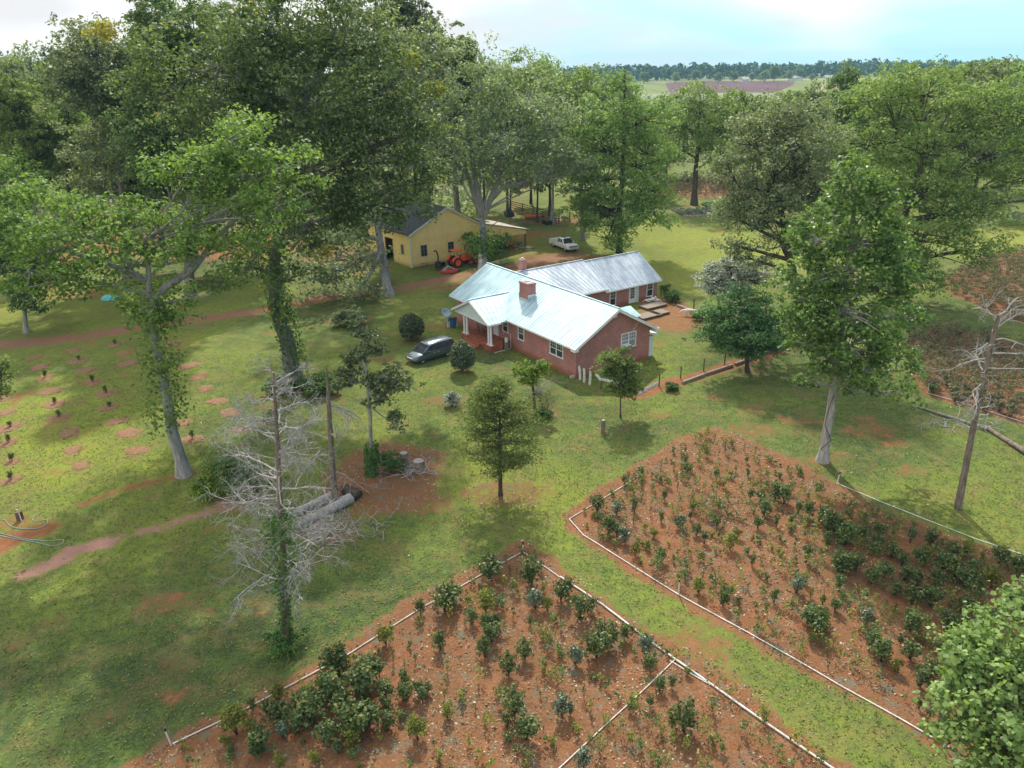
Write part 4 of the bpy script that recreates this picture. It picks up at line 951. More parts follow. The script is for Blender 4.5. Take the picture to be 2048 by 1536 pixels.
#==P4==
# ------------------------------------------------------------------ trees
def bez(a, b, bend, n=5):
    a = np.array(a, float); b = np.array(b, float); L_ = np.linalg.norm(b-a)
    m = (a+b)/2+np.array(bend)*L_+rng.normal(size=3)*L_*.05
    t = np.linspace(0, 1, n)[:, None]
    return (1-t)**2*a+2*t*(1-t)*m+t*t*b
def tree(name, label, cat, base, trunk, lobes, lm, bm, leaf=.32, cl=1.5, dens=1.0, m=42, r0=.45, twigs=True, group=None, asp=.62, flat=.7, fork=.45, rootflare=1.45, hole=.0, upb=.75, tw_r=.05):
    """trunk: world points above base; lobes: (centre xyz, radii xyz) in world metres"""
    base = np.array([base[0], base[1], 0.0]); rt_ = tag(empty(name, base), label, cat, group)
    tp = [base]+[np.array(p, float) for p in trunk]; n = len(tp)
    # resample trunk
    P = []
    for i in range(n-1):
        for f in np.linspace(0, 1, 4)[:-1]: P.append(tp[i]*(1-f)+tp[i+1]*f)
    P.append(tp[-1]); P = np.array(P); s = np.linspace(0, 1, len(P))
    P[1:-1] += rng.normal(size=(len(P)-2, 3))*r0*np.array([.10, .10, 0])
    rad = r0*(1-s*.72); rad[0] *= rootflare; 
    mb = MB(); loc = P-base
    mb.tube([tuple(loc[0]-np.array([0, 0, .1]))]+[tuple(q) for q in loc], [rad[0]*1.1]+[float(q) for q in rad], 12)
    V = []
    for (c, r) in lobes:
        c = np.array(c, float); r = np.array(r, float)
        # limb from trunk towards lobe
        zt = max(min(c[2]-r[2]*.8, P[-1][2]), P[0][2]+(P[-1][2]-P[0][2])*fork*.6)
        k = int(np.argmin(np.abs(P[:, 2]-zt))); k = max(k, 1)
        q = bez(P[k], c, (0, 0, -.10+.12*rng.random()), 6); rl = min(rad[k]*.62, .10+.055*np.linalg.norm(c-P[k]))
        mb.tube([tuple(x-base) for x in q], [float(v) for v in np.linspace(rl, rl*.35, 6)], 7)
        area = 4*math.pi*((r[0]*r[1])**1.6+(r[0]*r[2])**1.6+(r[1]*r[2])**1.6)**(1/1.6)/3**(1/1.6)
        bs = cl*1.25
        nb = max(3, int(dens*area/(bs*bs*1.75)))
        d = norm(rng.normal(size=(nb, 3))); rr = 1-.40*rng.random((nb, 1))**1.2
        B = c+d*rr*r*(1+.14*rng.normal(size=(nb, 1))); br = bs*rng.uniform(.55, 1.25, nb)
        kk = 9; dd = norm(rng.normal(size=(nb, kk, 3))); dd[..., 2] = np.where(dd[..., 2] < -.15, -dd[..., 2], dd[..., 2])
        C = (B[:, None, :]+dd*br[:, None, None]*np.array([1, 1, .80])*rng.uniform(.6, 1.08, (nb, kk, 1))).reshape(-1, 3)
        cr_ = np.repeat(br, kk)*.46*rng.uniform(.7, 1.25, nb*kk)
        ok = C[:, 2] > min(.4, r[2])*.5+cl*.2; C = C[ok]; cr_ = cr_[ok]
        if not len(C): continue
        mm = max(5, int(m*.34)); V.append(clumps(C-base, cr_, mm, leaf, asp, flat, upb))
        if twigs:
            for j in range(nb):
                a = q[3 if rng.random() < .5 else 5]; w = bez(a, B[j], (0, 0, .05), 4)
                mb.tube([tuple(x-base) for x in w], [tw_r*1.5, tw_r*1.1, tw_r*.8, tw_r*.3], 4, False)
    mb.build('trunk', bm, rt_, smooth=True)
    V = [v for v in V if len(v)]
    if V: quad_mesh('crown', np.concatenate(V), lm, rt_)
    return rt_
def lobe(px, py, Y, rx, ry, rd=None):
    c = AtY(px, py, Y); k = px2m(c); return (c, (rx*k, (rd or rx)*k, ry*k))
def ivy(parent, base, pts, r, n, leaf=.22, mat=None, spread=.25, name='ivy'):
    """leaves clinging round a stem; pts world"""
    pts = np.array(pts, float); s = rng.random(n)*(len(pts)-1); i = s.astype(int); f = (s-i)[:, None]
    C = pts[i]*(1-f)+pts[np.minimum(i+1, len(pts)-1)]*f; rr = np.interp(s, range(len(pts)), r)
    d = norm(rng.normal(size=(n, 3))*np.array([1, 1, .3])); P = C+d*(rr[:, None]+np.abs(rng.normal(size=(n, 1)))*spread)
    return quad_mesh(name, leaves(P-np.array(base), d+np.array([0, 0, .4])+rng.normal(size=(n, 3))*.4, leaf, .8), mat or M['leaf_ivy'], parent)
def b3(px, py): g = G(px, py); return np.array([g[0], g[1], 0.0])

# T1: leaning tall tree on the left lawn
b = b3(368, 950)
t1 = tree('oak_tree', 'tall bright green oak with long pale leaning trunk on the left lawn', 'tree', b, [AtY(345,860,49.7), AtY(322,740,50), AtY(305,640,50.2), AtY(296,560,50.4), AtY(290,480,50.5)],
    [lobe(440,290,51,80,52), lobe(370,350,50,62,44), lobe(550,340,51,80,40), lobe(590,400,51,48,46), lobe(470,410,50,80,40), lobe(360,500,49,75,34), lobe(500,480,52,62,36), lobe(420,590,50,26,16),
     lobe(150,470,50,110,55), lobe(60,540,50,75,60), lobe(230,520,49,85,50), lobe(255,440,51,60,40),
     lobe(60,430,52,60,50), lobe(330,480,50,70,50), lobe(180,560,50,80,36), lobe(20,480,51,70,60), lobe(420,370,50.5,80,60), lobe(310,610,49.6,55,36), lobe(280,650,49.8,40,30), lobe(340,640,49.6,26,20)],
    M['leaf_bright'], M['bark_grey'], .29, 1.25, .85, 40, .44, fork=.55)
ivy(t1, b, [AtY(334,850,49.5), AtY(328,800,49.6), AtY(325,740,49.8), AtY(318,700,50), AtY(300,640,50)], [.75,.95,.45,.8,.4], 1200, .26, M['leaf_bright'], .55, 'trunk_sprouts')
mb = MB(); q = [AtY(303,610,50.2), AtY(330,575,50.6), AtY(385,540,51), AtY(440,468,51.5), AtY(500,410,52)]; mb.tube([tuple(x-b) for x in q], [.30,.27,.22,.18,.08], 8)
q = [AtY(388,530,51), AtY(392,440,51), AtY(415,370,51), AtY(430,300,51)]; mb.tube([tuple(x-b) for x in q], [.16,.14,.10,.05], 6)
q = [AtY(292,560,50.4), AtY(200,520,50), AtY(120,500,50), AtY(40,520,50)]; mb.tube([tuple(x-b) for x in q], [.22,.17,.12,.05], 6)
mb.build('limb', M['bark_grey'], t1, smooth=True)
# T2: giant oak with ivy clad trunk
b = b3(592, 772)
t2 = tree('oak_tree', 'giant dark oak with thick ivy clad trunk in the middle of the left lawn', 'tree', b, [AtY(575,700,66.6), AtY(556,620,67), AtY(548,540,67.5), AtY(560,430,68.5), AtY(590,300,70), AtY(620,170,71)],
    [lobe(440,130,70,120,100), lobe(340,190,72,75,90), lobe(560,90,73,120,90), lobe(690,60,74,110,75), lobe(640,200,69,130,90), lobe(780,170,73,85,85), lobe(480,280,69,110,90), lobe(630,340,67,120,85), lobe(750,300,70,85,80), lobe(820,270,71,60,60),
     lobe(830,360,72,62,50), lobe(740,410,69,95,60), lobe(620,450,68,100,55), lobe(480,400,68,80,60), lobe(420,460,67,60,45), lobe(500,530,66,48,34), lobe(590,560,66,34,30)],
    M['leaf_oak'], M['bark_oak'], .36, 1.7, 1.1, 42, .80, fork=.5)
ivy(t2, b, [AtY(592,765,66.3), AtY(588,700,66.4), AtY(566,640,66.6), AtY(556,590,66.9)], [1.15,.9,.9,1.0], 1500, .22, None, .12)
ivy(t2, b, [AtY(570,640,66.3), AtY(550,590,66.5), AtY(545,530,66.8), AtY(560,480,67)], [.8,.8,.9,.6], 900, .28, M['leaf_bright'], .5, 'trunk_sprouts')
low = tree('oak_tree', 'grey barked oak with low spreading yellow green boughs left of the barn', 'tree', b3(775, 590), [AtY(771,547,103), AtY(764,500,103.4), AtY(755,440,104), AtY(745,330,105), AtY(740,200,106)],
    [lobe(670,520,98,85,42), lobe(630,560,94,65,48), lobe(710,585,94,50,34), lobe(660,455,101,80,40), lobe(800,330,106,100,70), lobe(860,240,108,65,70), lobe(800,130,108,90,80), lobe(700,50,110,110,70), lobe(880,110,112,62,62)],
    M['leaf_grey'], M['bark_grey'], .42, 2.0, .8, 36, .72, fork=.35)
for q, (px, py, Y, a_, b__) in enumerate(((812,118,106,26,16),(862,182,106,30,18),(200,62,100,34,16),(640,505,97,30,12))):
    c_, r_ = lobe(px, py, Y, a_, b__); C_ = np.array(c_)+norm(rng.normal(size=(26, 3)))*np.array(r_)*rng.random((26, 1))**.4
    pr_ = t2 if q == 2 else low; quad_mesh('yellow_foliage', clumps(C_-np.array(pr_.location), np.full(26, .8), 16, .4), M['leaf_yellow'], pr_)
# back left wood
def simple_tree(label, bpx, Y, toppx, rx, lm, bm, leaf=.42, shape='oak', name='shade_tree', dens=.8, group='trees at the back of the farm', r0=None, z0f=.30, m=34, cat='tree'):
    c0 = AtY(bpx[0], bpx[1], Y); base = np.array([c0[0], Y, 0.0]); top = AtY(toppx[0], toppx[1], Y); h = max(top[2], 4); k = px2m(top); R_ = rx*k
    lob = []
    if shape == 'oak':
        nl = 7
        for i in range(nl):
            a = 2*math.pi*i/nl+rng.random(); rr = R_*.55; z = h*(z0f+.16+.5*rng.random()); lob.append((base+np.array([math.cos(a)*rr, math.sin(a)*rr, z]), (R_*.48, R_*.48, h*.16)))
        lob.append((base+np.array([0, 0, h*.84]), (R_*.55, R_*.55, h*.16))); lob.append((base+np.array([R_*.2, 0, h*.62]), (R_*.7, R_*.7, h*.2)))
    elif shape == 'cone':
        for i in range(6): f = i/5; lob.append((base+np.array([rng.normal()*.3, 0, h*(z0f+(.93-z0f)*f)]), (R_*(1-.75*f), R_*(1-.75*f), h*.12)))
    dx_ = top[0]-base[0]
    lob = [(c+np.array([dx_*c[2]/h, 0, 0]), r) for c, r in lob]
    return tree(name, label, cat, base, [base+np.array([dx_*.3, 0, h*.3]), base+np.array([dx_*.6, 0, h*.6]), base+np.array([dx_*.85, 0, h*.85])], lob, lm, bm, leaf, max(1.0, R_*.19), dens, m, r0 or h*.018, group=group, twigs=Y < 150)
simple_tree('broad oak with yellow top at the far left skyline', (240,470), 108, (215,60), 125, M['leaf_grey'], M['bark_oak'], .42, dens=1.0)
simple_tree('dark oak filling the wood left of the giant oak', (360,470), 98, (330,30), 110, M['leaf_oak'], M['bark_oak'], .4, dens=1.1)
simple_tree('thin yellow green tree at the left picture edge of the wood', (45,430), 118, (20,130), 80, M['leaf_pecan'], M['bark_dark'], .38, dens=.5)
simple_tree('small forked tree on red soil in the left wood', (135,430), 125, (115,200), 55, M['leaf_pecan'], M['bark_dark'], .38, dens=.55)
simple_tree('dark oak with low crown over red soil behind the leaning tree', (310,430), 116, (290,190), 85, M['leaf_oak'], M['bark_dark'], .4, dens=1.0)
simple_tree('pale oak rising behind the giant oak beside the barn', (500,400), 122, (480,10), 90, M['leaf_oak'], M['bark_oak'], .45)
simple_tree('tall oak at the skyline right above the barn roof', (860,420), 140, (800,-10), 75, M['leaf_grey'], M['bark_oak'], .5)
simple_tree('light green oak whose crown ends the tall skyline group', (915,400), 150, (890,60), 58, M['leaf_pecan'], M['bark_oak'], .5)
simple_tree('dark bushy tree at the left edge beside the dirt track', (52,664), 83.5, (35,430), 62, M['leaf_oak'], M['bark_grey'], .34, dens=1.2, z0f=.12)
simple_tree('yellow green spreading tree above the dark bush at the left edge', (-60,600), 92, (-20,330), 120, M['leaf_bright'], M['bark_oak'], .36, dens=.8)
# T4 big oak before the barn
b = b3(968, 546)
t4 = tree('oak_tree', 'big forked oak with bare grey trunk standing in front of the barn carport', 'tree', b, [AtY(966,500,113.2), AtY(964,440,113.5), AtY(962,425,113.6)],
    [lobe(880,230,114,85,75), lobe(960,180,116,80,60), lobe(1050,200,115,75,60), lobe(900,320,113,90,42), lobe(1000,290,112,100,60), lobe(1100,260,115,75,70), lobe(1090,340,113,85,45), lobe(1160,340,114,55,45), lobe(1000,360,116,60,22)],
    M['leaf_grey'], M['bark_grey'], .42, 1.9, .82, 36, .80, fork=.9, rootflare=1.2)
mb = MB()
for q, r in (([(962,430),(950,395),(935,350),(900,315),(850,300)], [.52,.42,.3,.2,.08]), ([(966,430),(955,385),(948,340),(940,280),(930,220)], [.5,.42,.34,.22,.08]), ([(968,430),(982,395),(1005,375),(1050,365),(1110,350)], [.5,.4,.32,.22,.08]), ([(985,392),(1000,350),(1005,300),(1010,240)], [.35,.28,.2,.08]), ([(968,470),(985,450),(1000,440)], [.12,.08,.03])):
    mb.tube([tuple(AtY(x, y, 113.4)-b) for x, y in q], r, 8)
mb.build('limb', M['bark_grey'], t4, smooth=True)
ivy(t4, b, [AtY(966,475,112.4), AtY(968,505,112.3)], [1.6,1.8], 900, .4, M['leaf_ivy'], .7, 'trunk_sprouts')
t = tree('shrub_tree', 'leafy green bush hanging beside the oak trunk at the barn corner', 'bush', b3(945, 535), [AtY(942,505,115)], [lobe(948,482,115.5,18,12), lobe(1000,485,113.5,20,16)], M['leaf_bright'], M['bark_dark'], .34, .9, 1.0, 28, .15)
# T5 pecan
b = b3(1240, 520); b[1] = 118; b[0] = AtY(1238, 515, 118)[0]
tree('pecan_tree', 'light green pecan with a thin leader top right of the forked oak', 'tree', b, [AtY(1240,440,118), AtY(1246,330,118.3), AtY(1248,220,118.5), AtY(1250,135,118.5)],
    [lobe(1248,165,118.5,34,32), lobe(1225,225,118,62,42), lobe(1285,240,118,55,40), lobe(1200,290,118,70,45), lobe(1290,310,118,62,48), lobe(1215,360,117,70,48), lobe(1290,380,117,55,40), lobe(1215,430,116,78,45), lobe(1300,425,116,55,34), lobe(1215,478,115,50,24), lobe(1170,380,118,40,50)],
    M['leaf_pecan'], M['bark_dark'], .36, 1.35, .78, 36, .42)
tree('pecan_tree', 'slim pecan between the forked oak and the light green pecan', 'tree', (AtY(1165,440,128)[0], 128), [AtY(1162,350,128), AtY(1158,230,128), AtY(1150,150,128)],
    [lobe(1150,165,128,45,40), lobe(1120,210,128,60,50), lobe(1170,250,129,55,60), lobe(1150,320,129,60,50), lobe(1060,150,134,55,34), lobe(1020,190,134,60,40)],
    M['leaf_pecan'], M['bark_grey'], .40, 1.6, .75, 34, .36)
# T6
b = b3(1388, 410)
tree('pecan_tree', 'single dark trunked pecan in the red ring beyond the back lawn', 'tree', b, [AtY(1392,340,161), AtY(1398,270,161), AtY(1400,210,161)],
    [lobe(1400,205,161,70,28), lobe(1350,245,161,45,35), lobe(1400,250,161,62,35), lobe(1450,250,161,40,40), lobe(1355,295,160,42,28), lobe(1445,305,161,45,30), lobe(1400,300,158,40,20)],
    M['leaf_pecan'], M['bark_dark'], .46, 1.9, .85, 34, .62)
# T7 grey green oak behind fence end
b = b3(1605, 690)
tree('oak_tree', 'grey green oak rising behind the fence end and the poplar', 'tree', b, [AtY(1600,620,76.5), AtY(1580,520,77), AtY(1560,420,77.5), AtY(1545,320,78)],
    [lobe(1560,240,80,70,45), lobe(1500,290,79,70,50), lobe(1610,290,80,80,55), lobe(1470,360,78,55,48), lobe(1550,370,77,80,60), lobe(1640,380,79,70,60), lobe(1480,440,77,58,45), lobe(1560,470,77,60,45), lobe(1510,520,78,40,36), lobe(1640,470,78,60,60), lobe(1470,490,77,30,22), lobe(1530,420,76,70,50), lobe(1590,340,77,70,60)],
    M['leaf_grey'], M['bark_dark'], .30, 1.3, .85, 36, .6)
# T8 right spreading pecan
b = np.array([AtY(1790,600,93)[0], 93, 0])
t8 = tree('pecan_tree', 'wide light green pecan spreading behind the poplar to the right edge', 'tree', b, [AtY(1795,520,93), AtY(1810,430,93), AtY(1830,340,94)],
    [lobe(1760,200,96,80,45), lobe(1850,190,98,100,50), lobe(1950,220,99,100,55), lobe(2040,230,99,70,60), lobe(1740,290,94,90,60), lobe(1860,290,94,100,60), lobe(1980,310,96,100,60), lobe(2060,360,95,60,50), lobe(1830,380,92,100,60), lobe(1930,410,92,85,48), lobe(1850,470,90,90,50), lobe(1930,500,89,62,34), lobe(1780,520,90,80,45), lobe(1840,560,89,60,26)],
    M['leaf_pecan'], M['bark_dark'], .34, 1.5, .82, 38, .7, fork=.45)
mb = MB()
for q, r in (([(1810,420),(1870,370),(1930,330),(2000,280)], [.35,.28,.2,.08]), ([(1815,440),(1900,425),(1960,410),(2060,400)], [.32,.26,.2,.1]), ([(1815,400),(1845,330),(1880,260),(1900,220)], [.3,.24,.16,.07])):
    mb.tube([tuple(AtY(x, y, 91.5)-b) for x, y in q], r, 7)
mb.build('limb', M['bark_dark'], t8, smooth=True)
# T9 poplar
b = b3(1645, 922)
t9 = tree('poplar_tree', 'tall glossy poplar with a smooth pale trunk beside the far planting bed', 'tree', b, [AtY(1655,850,50.2), AtY(1668,770,50.3), AtY(1685,640,50.5), AtY(1700,500,50.8), AtY(1712,380,51)],
    [lobe(1715,345,51,36,28), lobe(1700,385,51,55,34), lobe(1665,420,51,50,34), lobe(1745,410,51,50,38), lobe(1640,480,50.5,62,40), lobe(1720,480,50.5,85,46), lobe(1775,470,51,40,50), lobe(1690,550,50,100,48), lobe(1620,560,50.5,50,45), lobe(1780,560,50.5,55,50), lobe(1605,620,50,45,32), lobe(1680,620,49.5,110,48), lobe(1800,630,50,40,32), lobe(1700,690,49.5,105,45), lobe(1620,690,50,45,34), lobe(1780,720,50,45,45), lobe(1690,745,49.5,65,30), lobe(1800,780,50,32,24), lobe(1745,775,50,34,20), lobe(1610,765,50,26,16)],
    M['leaf_poplar'], M['bark_poplar'], .24, .85, .72, 32, .36, fork=.5, asp=.9)
mb = MB(); mb.tube([tuple(x-b) for x in (AtY(1640,900,49.7), AtY(1662,880,49.75), AtY(1650,850,49.8), AtY(1657,820,49.85), AtY(1668,790,49.9))], .03, 5); mb.build('vine_stem', M['bark_dark'], t9)
# T10 fence tree
b = b3(1495, 743)
tree('fence_tree', 'rounded dark green tree against the wire fence right of the house', 'tree', b, [AtY(1494,710,68), AtY(1492,670,68), AtY(1488,620,68)],
    [lobe(1485,610,68,48,30), lobe(1445,640,68,40,30), lobe(1530,645,68,45,32), lobe(1490,660,67.5,75,32), lobe(1430,685,67.5,36,24), lobe(1500,695,67,60,20), lobe(1555,685,67.5,32,22)],
    M['leaf_dark'], M['bark_dark'], .22, .8, 1.0, 34, .20)
b = np.array([AtY(1482,640,81)[0], 81, 0])
tree('dogwood_tree', 'dogwood with a flat whitish crown behind the fence tree', 'tree', b, [AtY(1480,600,81), AtY(1476,560,81)],
    [lobe(1470,542,81,58,15), lobe(1430,560,80.5,34,14), lobe(1510,555,81.5,40,16), lobe(1455,580,80,48,12)], M['leaf_dogwood'], M['bark_dark'], .24, .8, 1.3, 34, .15, flat=.4, upb=1.2)
# T13 cedar
b = b3(1001, 990)
def conifer(label, b, top, R_, lm):
    rt_ = tag(empty('cedar_tree', b), label, 'tree'); h = top[2]; mb = MB(); mb.tube([(0, 0, -.1), (0, 0, .3), (.03, 0, h*.5), (top[0]-b[0], 0, h*.98)], [.20, .15, .10, .02], 9)
    Ps = []; Ns = []
    for i in range(165):
        f = rng.random()**.9; z = h*(.20+.78*f); a = rng.random()*2*math.pi
        w = R_*math.sin(math.pi*(.30+.68*f))**.8*(.55+.5*rng.random())*(1 if f > .06 else .8); dz = w*rng.uniform(.05, .38)
        t_ = np.linspace(0, 1, 6)[:, None]; e = np.array([math.cos(a)*w, math.sin(a)*w, dz]); q = np.array([0, 0, z])+e*t_+np.array([0, 0, .12*w])*(t_**2)
        mb.tube([tuple(x) for x in q], [.03, .025, .02, .015, .01, .004], 4, False)
        k = 80; u = rng.random(k)**.6; c = np.array([0, 0, z])+e*u[:, None]+np.array([0, 0, .12*w])*(u[:, None]**2)+rng.normal(size=(k, 3))*np.array([.24, .24, .15])*(.5+.6*u[:, None])
        Ps.append(c); Ns.append(rng.normal(size=(k, 3))+np.array([0, 0, .3]))
    mb.build('trunk', M['bark_dark'], rt_, smooth=True); quad_mesh('crown', leaves(np.concatenate(Ps), np.concatenate(Ns), .24, .3), lm, rt_); return rt_
conifer('feathery olive green cedar standing alone in the centre of the lawn', b, AtY(1000,757,46.2), 3.5, M['leaf_cedar'])
# T14, T15
b = b3(1241, 835)
tree('young_tree', 'slender young tree with a rounded bright crown by the house corner', 'tree', b, [AtY(1241,800,58.6), AtY(1240,770,58.6), AtY(1238,740,58.6)],
    [lobe(1238,715,58.6,32,16), lobe(1222,740,58.6,26,16), lobe(1255,748,58.6,30,20), lobe(1240,775,58.5,36,18), lobe(1262,780,58.6,20,15)], M['leaf_bright'], M['bark_dark'], .19, .55, 1.0, 30, .07)
b = b3(1070, 828)
t = tree('pollarded_tree', 'short lopped tree with pale yellow green leaf sprays on top', 'tree', b, [AtY(1068,800,60), AtY(1066,770,60), AtY(1064,752,60)],
    [lobe(1045,742,60,18,8), lobe(1068,750,60,22,10), lobe(1085,735,60,14,8), lobe(1060,765,60,14,8)], M['leaf_young'], M['bark_dark'], .24, .5, 1.3, 22, .16, fork=.9)
# bare twig growers
def dead_branches(mb, p, d, L_, r, depth, maxd, spread=.6, up=.05, seg=4, kids=(2, 4), grav=0.0):
    d = norm(np.array(d, float)); pts = [np.array(p, float)]; rr = [r]
    for i in range(seg):
        d = norm(d+rng.normal(size=3)*.27+np.array([0, 0, up-grav])); pts.append(pts[-1]+d*L_/seg); rr.append(r*(1-.6*(i+1)/seg))
    mb.tube([tuple(q) for q in pts], rr, 5 if depth < 2 else 3, False)
    if depth >= maxd: return
    for i in range(rng.integers(kids[0], kids[1]+1)):
        f = rng.uniform(.3, 1.0); k = min(int(f*seg), seg-1); q = pts[k]+(pts[k+1]-pts[k])*(f*seg-k)
        nd = norm(d+rng.normal(size=3)*spread); dead_branches(mb, q, nd, L_*rng.uniform(.42, .68), r*.50, depth+1, maxd, spread, up, seg, kids, grav)
# T18 big dead tree
b = b3(573, 1290)
dt = tag(empty('dead_tree', b), 'large grey dead tree with wide bare branches and ivy round its trunk', 'dead tree'); TP = [(573,1290),(568,1180),(566,1090),(560,1000),(556,900),(551,820),(547,745)]
tp = [AtY(x, y, b[1])-b for x, y in TP]; mb = MB(); mb.tube([tuple(q) for q in tp], [.22,.17,.14,.12,.10,.08,.05], 9); mb.build('trunk', M['bark_snag'], dt, smooth=True)
def trunk_at(z):
    for i in range(len(tp)-1):
        if tp[i+1][2] >= z: f = (z-tp[i][2])/(tp[i+1][2]-tp[i][2]); return tp[i]*(1-f)+tp[i+1]*f
    return tp[-1]
mb = MB()
for i in range(64):
    z = 3.4+11.0*(i/63)**.9; a = rng.random()*2*math.pi if i % 3 else (math.pi*(i % 2)+rng.normal()*.4)
    L_ = rng.uniform(2.0, 3.6)*(1.15 if z < 10 else .85 if z < 13 else .55)
    dead_branches(mb, trunk_at(z), (math.cos(a), math.sin(a), .10 if z < 12 else .5), L_*.74, .036+.012*rng.random(), 0, 3, .75, .03, 3, (4, 5), .055)
mb.build('branches', M['bark_dead'], dt)
ivy(dt, b, [tp[1]+b, tp[2]+b, tp[3]+b+(.0, -.05, -.6)], [.25,.5,.3], 900, .18, M['leaf_ivy'], .35)
ivy(dt, b, [b+(0, 0, .1), tp[1]+b], [.22,.2], 500, .15, M['leaf_ivy'], .12)
# undergrowth at its foot and behind
def bush(name, label, px, py, rx, ry, lm, leaf=.16, cl=.45, dens=1.2, cat='bush', group=None, m=34, stems=True, ht=None):
    g = b3(px, py); k = px2m(g); r = rx*k; h = ht or ry*2*k*.9
    lob = [(g+np.array([0, 0, h*.52]), (r*.82, r*.82, h*.46)), (g+np.array([r*.35, 0, h*.4]), (r*.5, r*.5, h*.36)), (g+np.array([-r*.4, r*.1, h*.42]), (r*.5, r*.5, h*.38))]
    return tree(name, label, cat, g, [g+np.array([0, 0, h*.3])], lob, lm, M['bark_dark'], leaf, cl, dens, m, .05 if stems else .03, fork=.2, group=group, tw_r=.012)
bush('undergrowth_bush', 'low green undergrowth round the foot of the large dead tree', 565, 1300, 50, 20, M['leaf_ivy'], .13, .35, .5, ht=.6)
bush('undergrowth_bush', 'dark green bush behind the bare branches left of the logs', 480, 985, 52, 48, M['leaf_oak'], .18, .6, 1.1, ht=3.0)
bush('undergrowth_bush', 'small yellow green sapling bush left of the dead tree', 415, 1000, 22, 30, M['leaf_young'], .17, .4, .8, ht=2.2)
bush('undergrowth_bush', 'ivy bush spreading right of the giant oak foot', 640, 785, 45, 16, M['leaf_ivy'], .2, .5, 1.2, ht=1.3)
bush('undergrowth_bush', 'ivy mound left of the giant oak foot', 560, 785, 28, 16, M['leaf_ivy'], .2, .5, 1.2, ht=1.2)
bush('undergrowth_bush', 'green thicket between the ivy stem and the tall stump', 780, 945, 28, 24, M['leaf_ivy'], .16, .4, .7, ht=1.3)
# T12 dead tree right
b = b3(1915, 1018)
dt2 = tag(empty('dead_tree', b), 'tall bare dead tree with a dark leaning trunk at the right edge', 'dead tree'); T2p = [(1915,1018),(1935,915),(1955,810),(1975,720),(1998,630)]
tp = [AtY(x, y, b[1])-b for x, y in T2p]; mb = MB(); mb.tube([tuple(q) for q in tp], [.24,.19,.16,.14,.11], 9); mb.build('trunk', M['bark_snag'], dt2, smooth=True)
mb = MB()
for i in range(22):
    z = tp[2][2]*.78+(tp[-1][2]-tp[2][2]*.78)*(i/21)**.7; a = rng.random()*2*math.pi; top_ = i > 14
    dead_branches(mb, trunk_at(z), (math.cos(a), math.sin(a)*.8, .55 if top_ else .02), rng.uniform(1.5, 2.6) if top_ else rng.uniform(1.6, 3.0), .06 if top_ else .045, 0, 3, .6, .03 if top_ else -.02, 4, (2, 4))
mb.build('branches', M['bark_dead'], dt2)
# T17 snag
b = b3(669, 1000)
sn = tag(empty('snag', b), 'brown splintered dead trunk standing behind the fallen logs', 'dead tree'); tp = [AtY(x, y, b[1])-b for x, y in ((669,1000),(664,920),(660,850),(656,780),(653,735))]
mb = MB(); mb.tube([tuple(q) for q in tp], [.24,.19,.16,.12,.03], 9); q = AtY(657,790,b[1])-b; mb.tube([tuple(q), tuple(q+np.array([.35, 0, .75]))], [.09, .01], 5); mb.build('trunk', M['bark_snag'], sn, smooth=True)
mb = MB()
for z, dx_ in ((7.0, 1), (6.8, 1), (5.0, 1), (3.4, -1), (4.5, -1), (6.0, -1), (7.3, 1), (2.2, 1)): dead_branches(mb, trunk_at(z), (dx_, rng.normal()*.5, -.35 if dx_ > 0 else .1), rng.uniform(1.8, 3.6), .05, 0, 3, .5, -.03, 4, (2, 4))
mb.build('branches', M['bark_dead'], sn)
# T16 ivy stem with glossy evergreen crown
b = b3(743, 950)
t = tree('magnolia_tree', 'lopsided glossy evergreen with an ivy clad stem left of the tall stump', 'tree', b, [AtY(742,900,49.6), AtY(740,830,49.7), AtY(735,770,49.8), AtY(730,700,50), AtY(722,660,50)],
    [lobe(722,670,50,22,26), lobe(712,720,50,22,22), lobe(700,760,50,22,22), lobe(770,760,50,32,24), lobe(800,780,50,24,16), lobe(755,800,50,22,20), lobe(795,850,49.5,14,24), lobe(748,700,50,22,14)], M['leaf_magnolia'], M['bark_grey'], .24, .55, .95, 26, .17, fork=.8)
ivy(t, b, [b+(0, 0, .1), AtY(742,890,49.6)], [.38,.42], 1400, .16, M['leaf_ivy'], .1)
# T19 near tree bottom right
b = np.array([23.0, 18.5, 0])
tree('sweetgum_tree', 'large leafed light green tree rising at the bottom right corner', 'tree', b, [(22.6, 19, 2.5), (22.0, 19.8, 5), (21.6, 20.3, 7)],
    [lobe(1990,1290,23,70,60), lobe(2040,1220,23.5,55,50), lobe(1905,1310,22.5,40,34), lobe(1890,1370,22,45,30), lobe(1990,1400,21,90,60), lobe(1920,1480,20.5,50,36), lobe(2030,1500,19.5,90,70), lobe(1930,1560,19,60,40), lobe(1960,1340,22,60,50), lobe(2040,1400,21.5,60,60), lobe(1990,1500,20,60,60), lobe(1880,1440,21.5,30,26)], M['leaf_gum'], M['bark_dark'], .20, .62, .75, 26, .2, asp=.95, upb=.9)
tree('sapling', 'leafy sapling tips poking in at the left picture edge', 'sapling', b3(-28, 860), [AtY(-20,800,58)], [lobe(0,745,58,22,32), lobe(-10,790,58,20,20)], M['leaf_bright'], M['bark_dark'], .2, .55, 1.0, 26, .07)
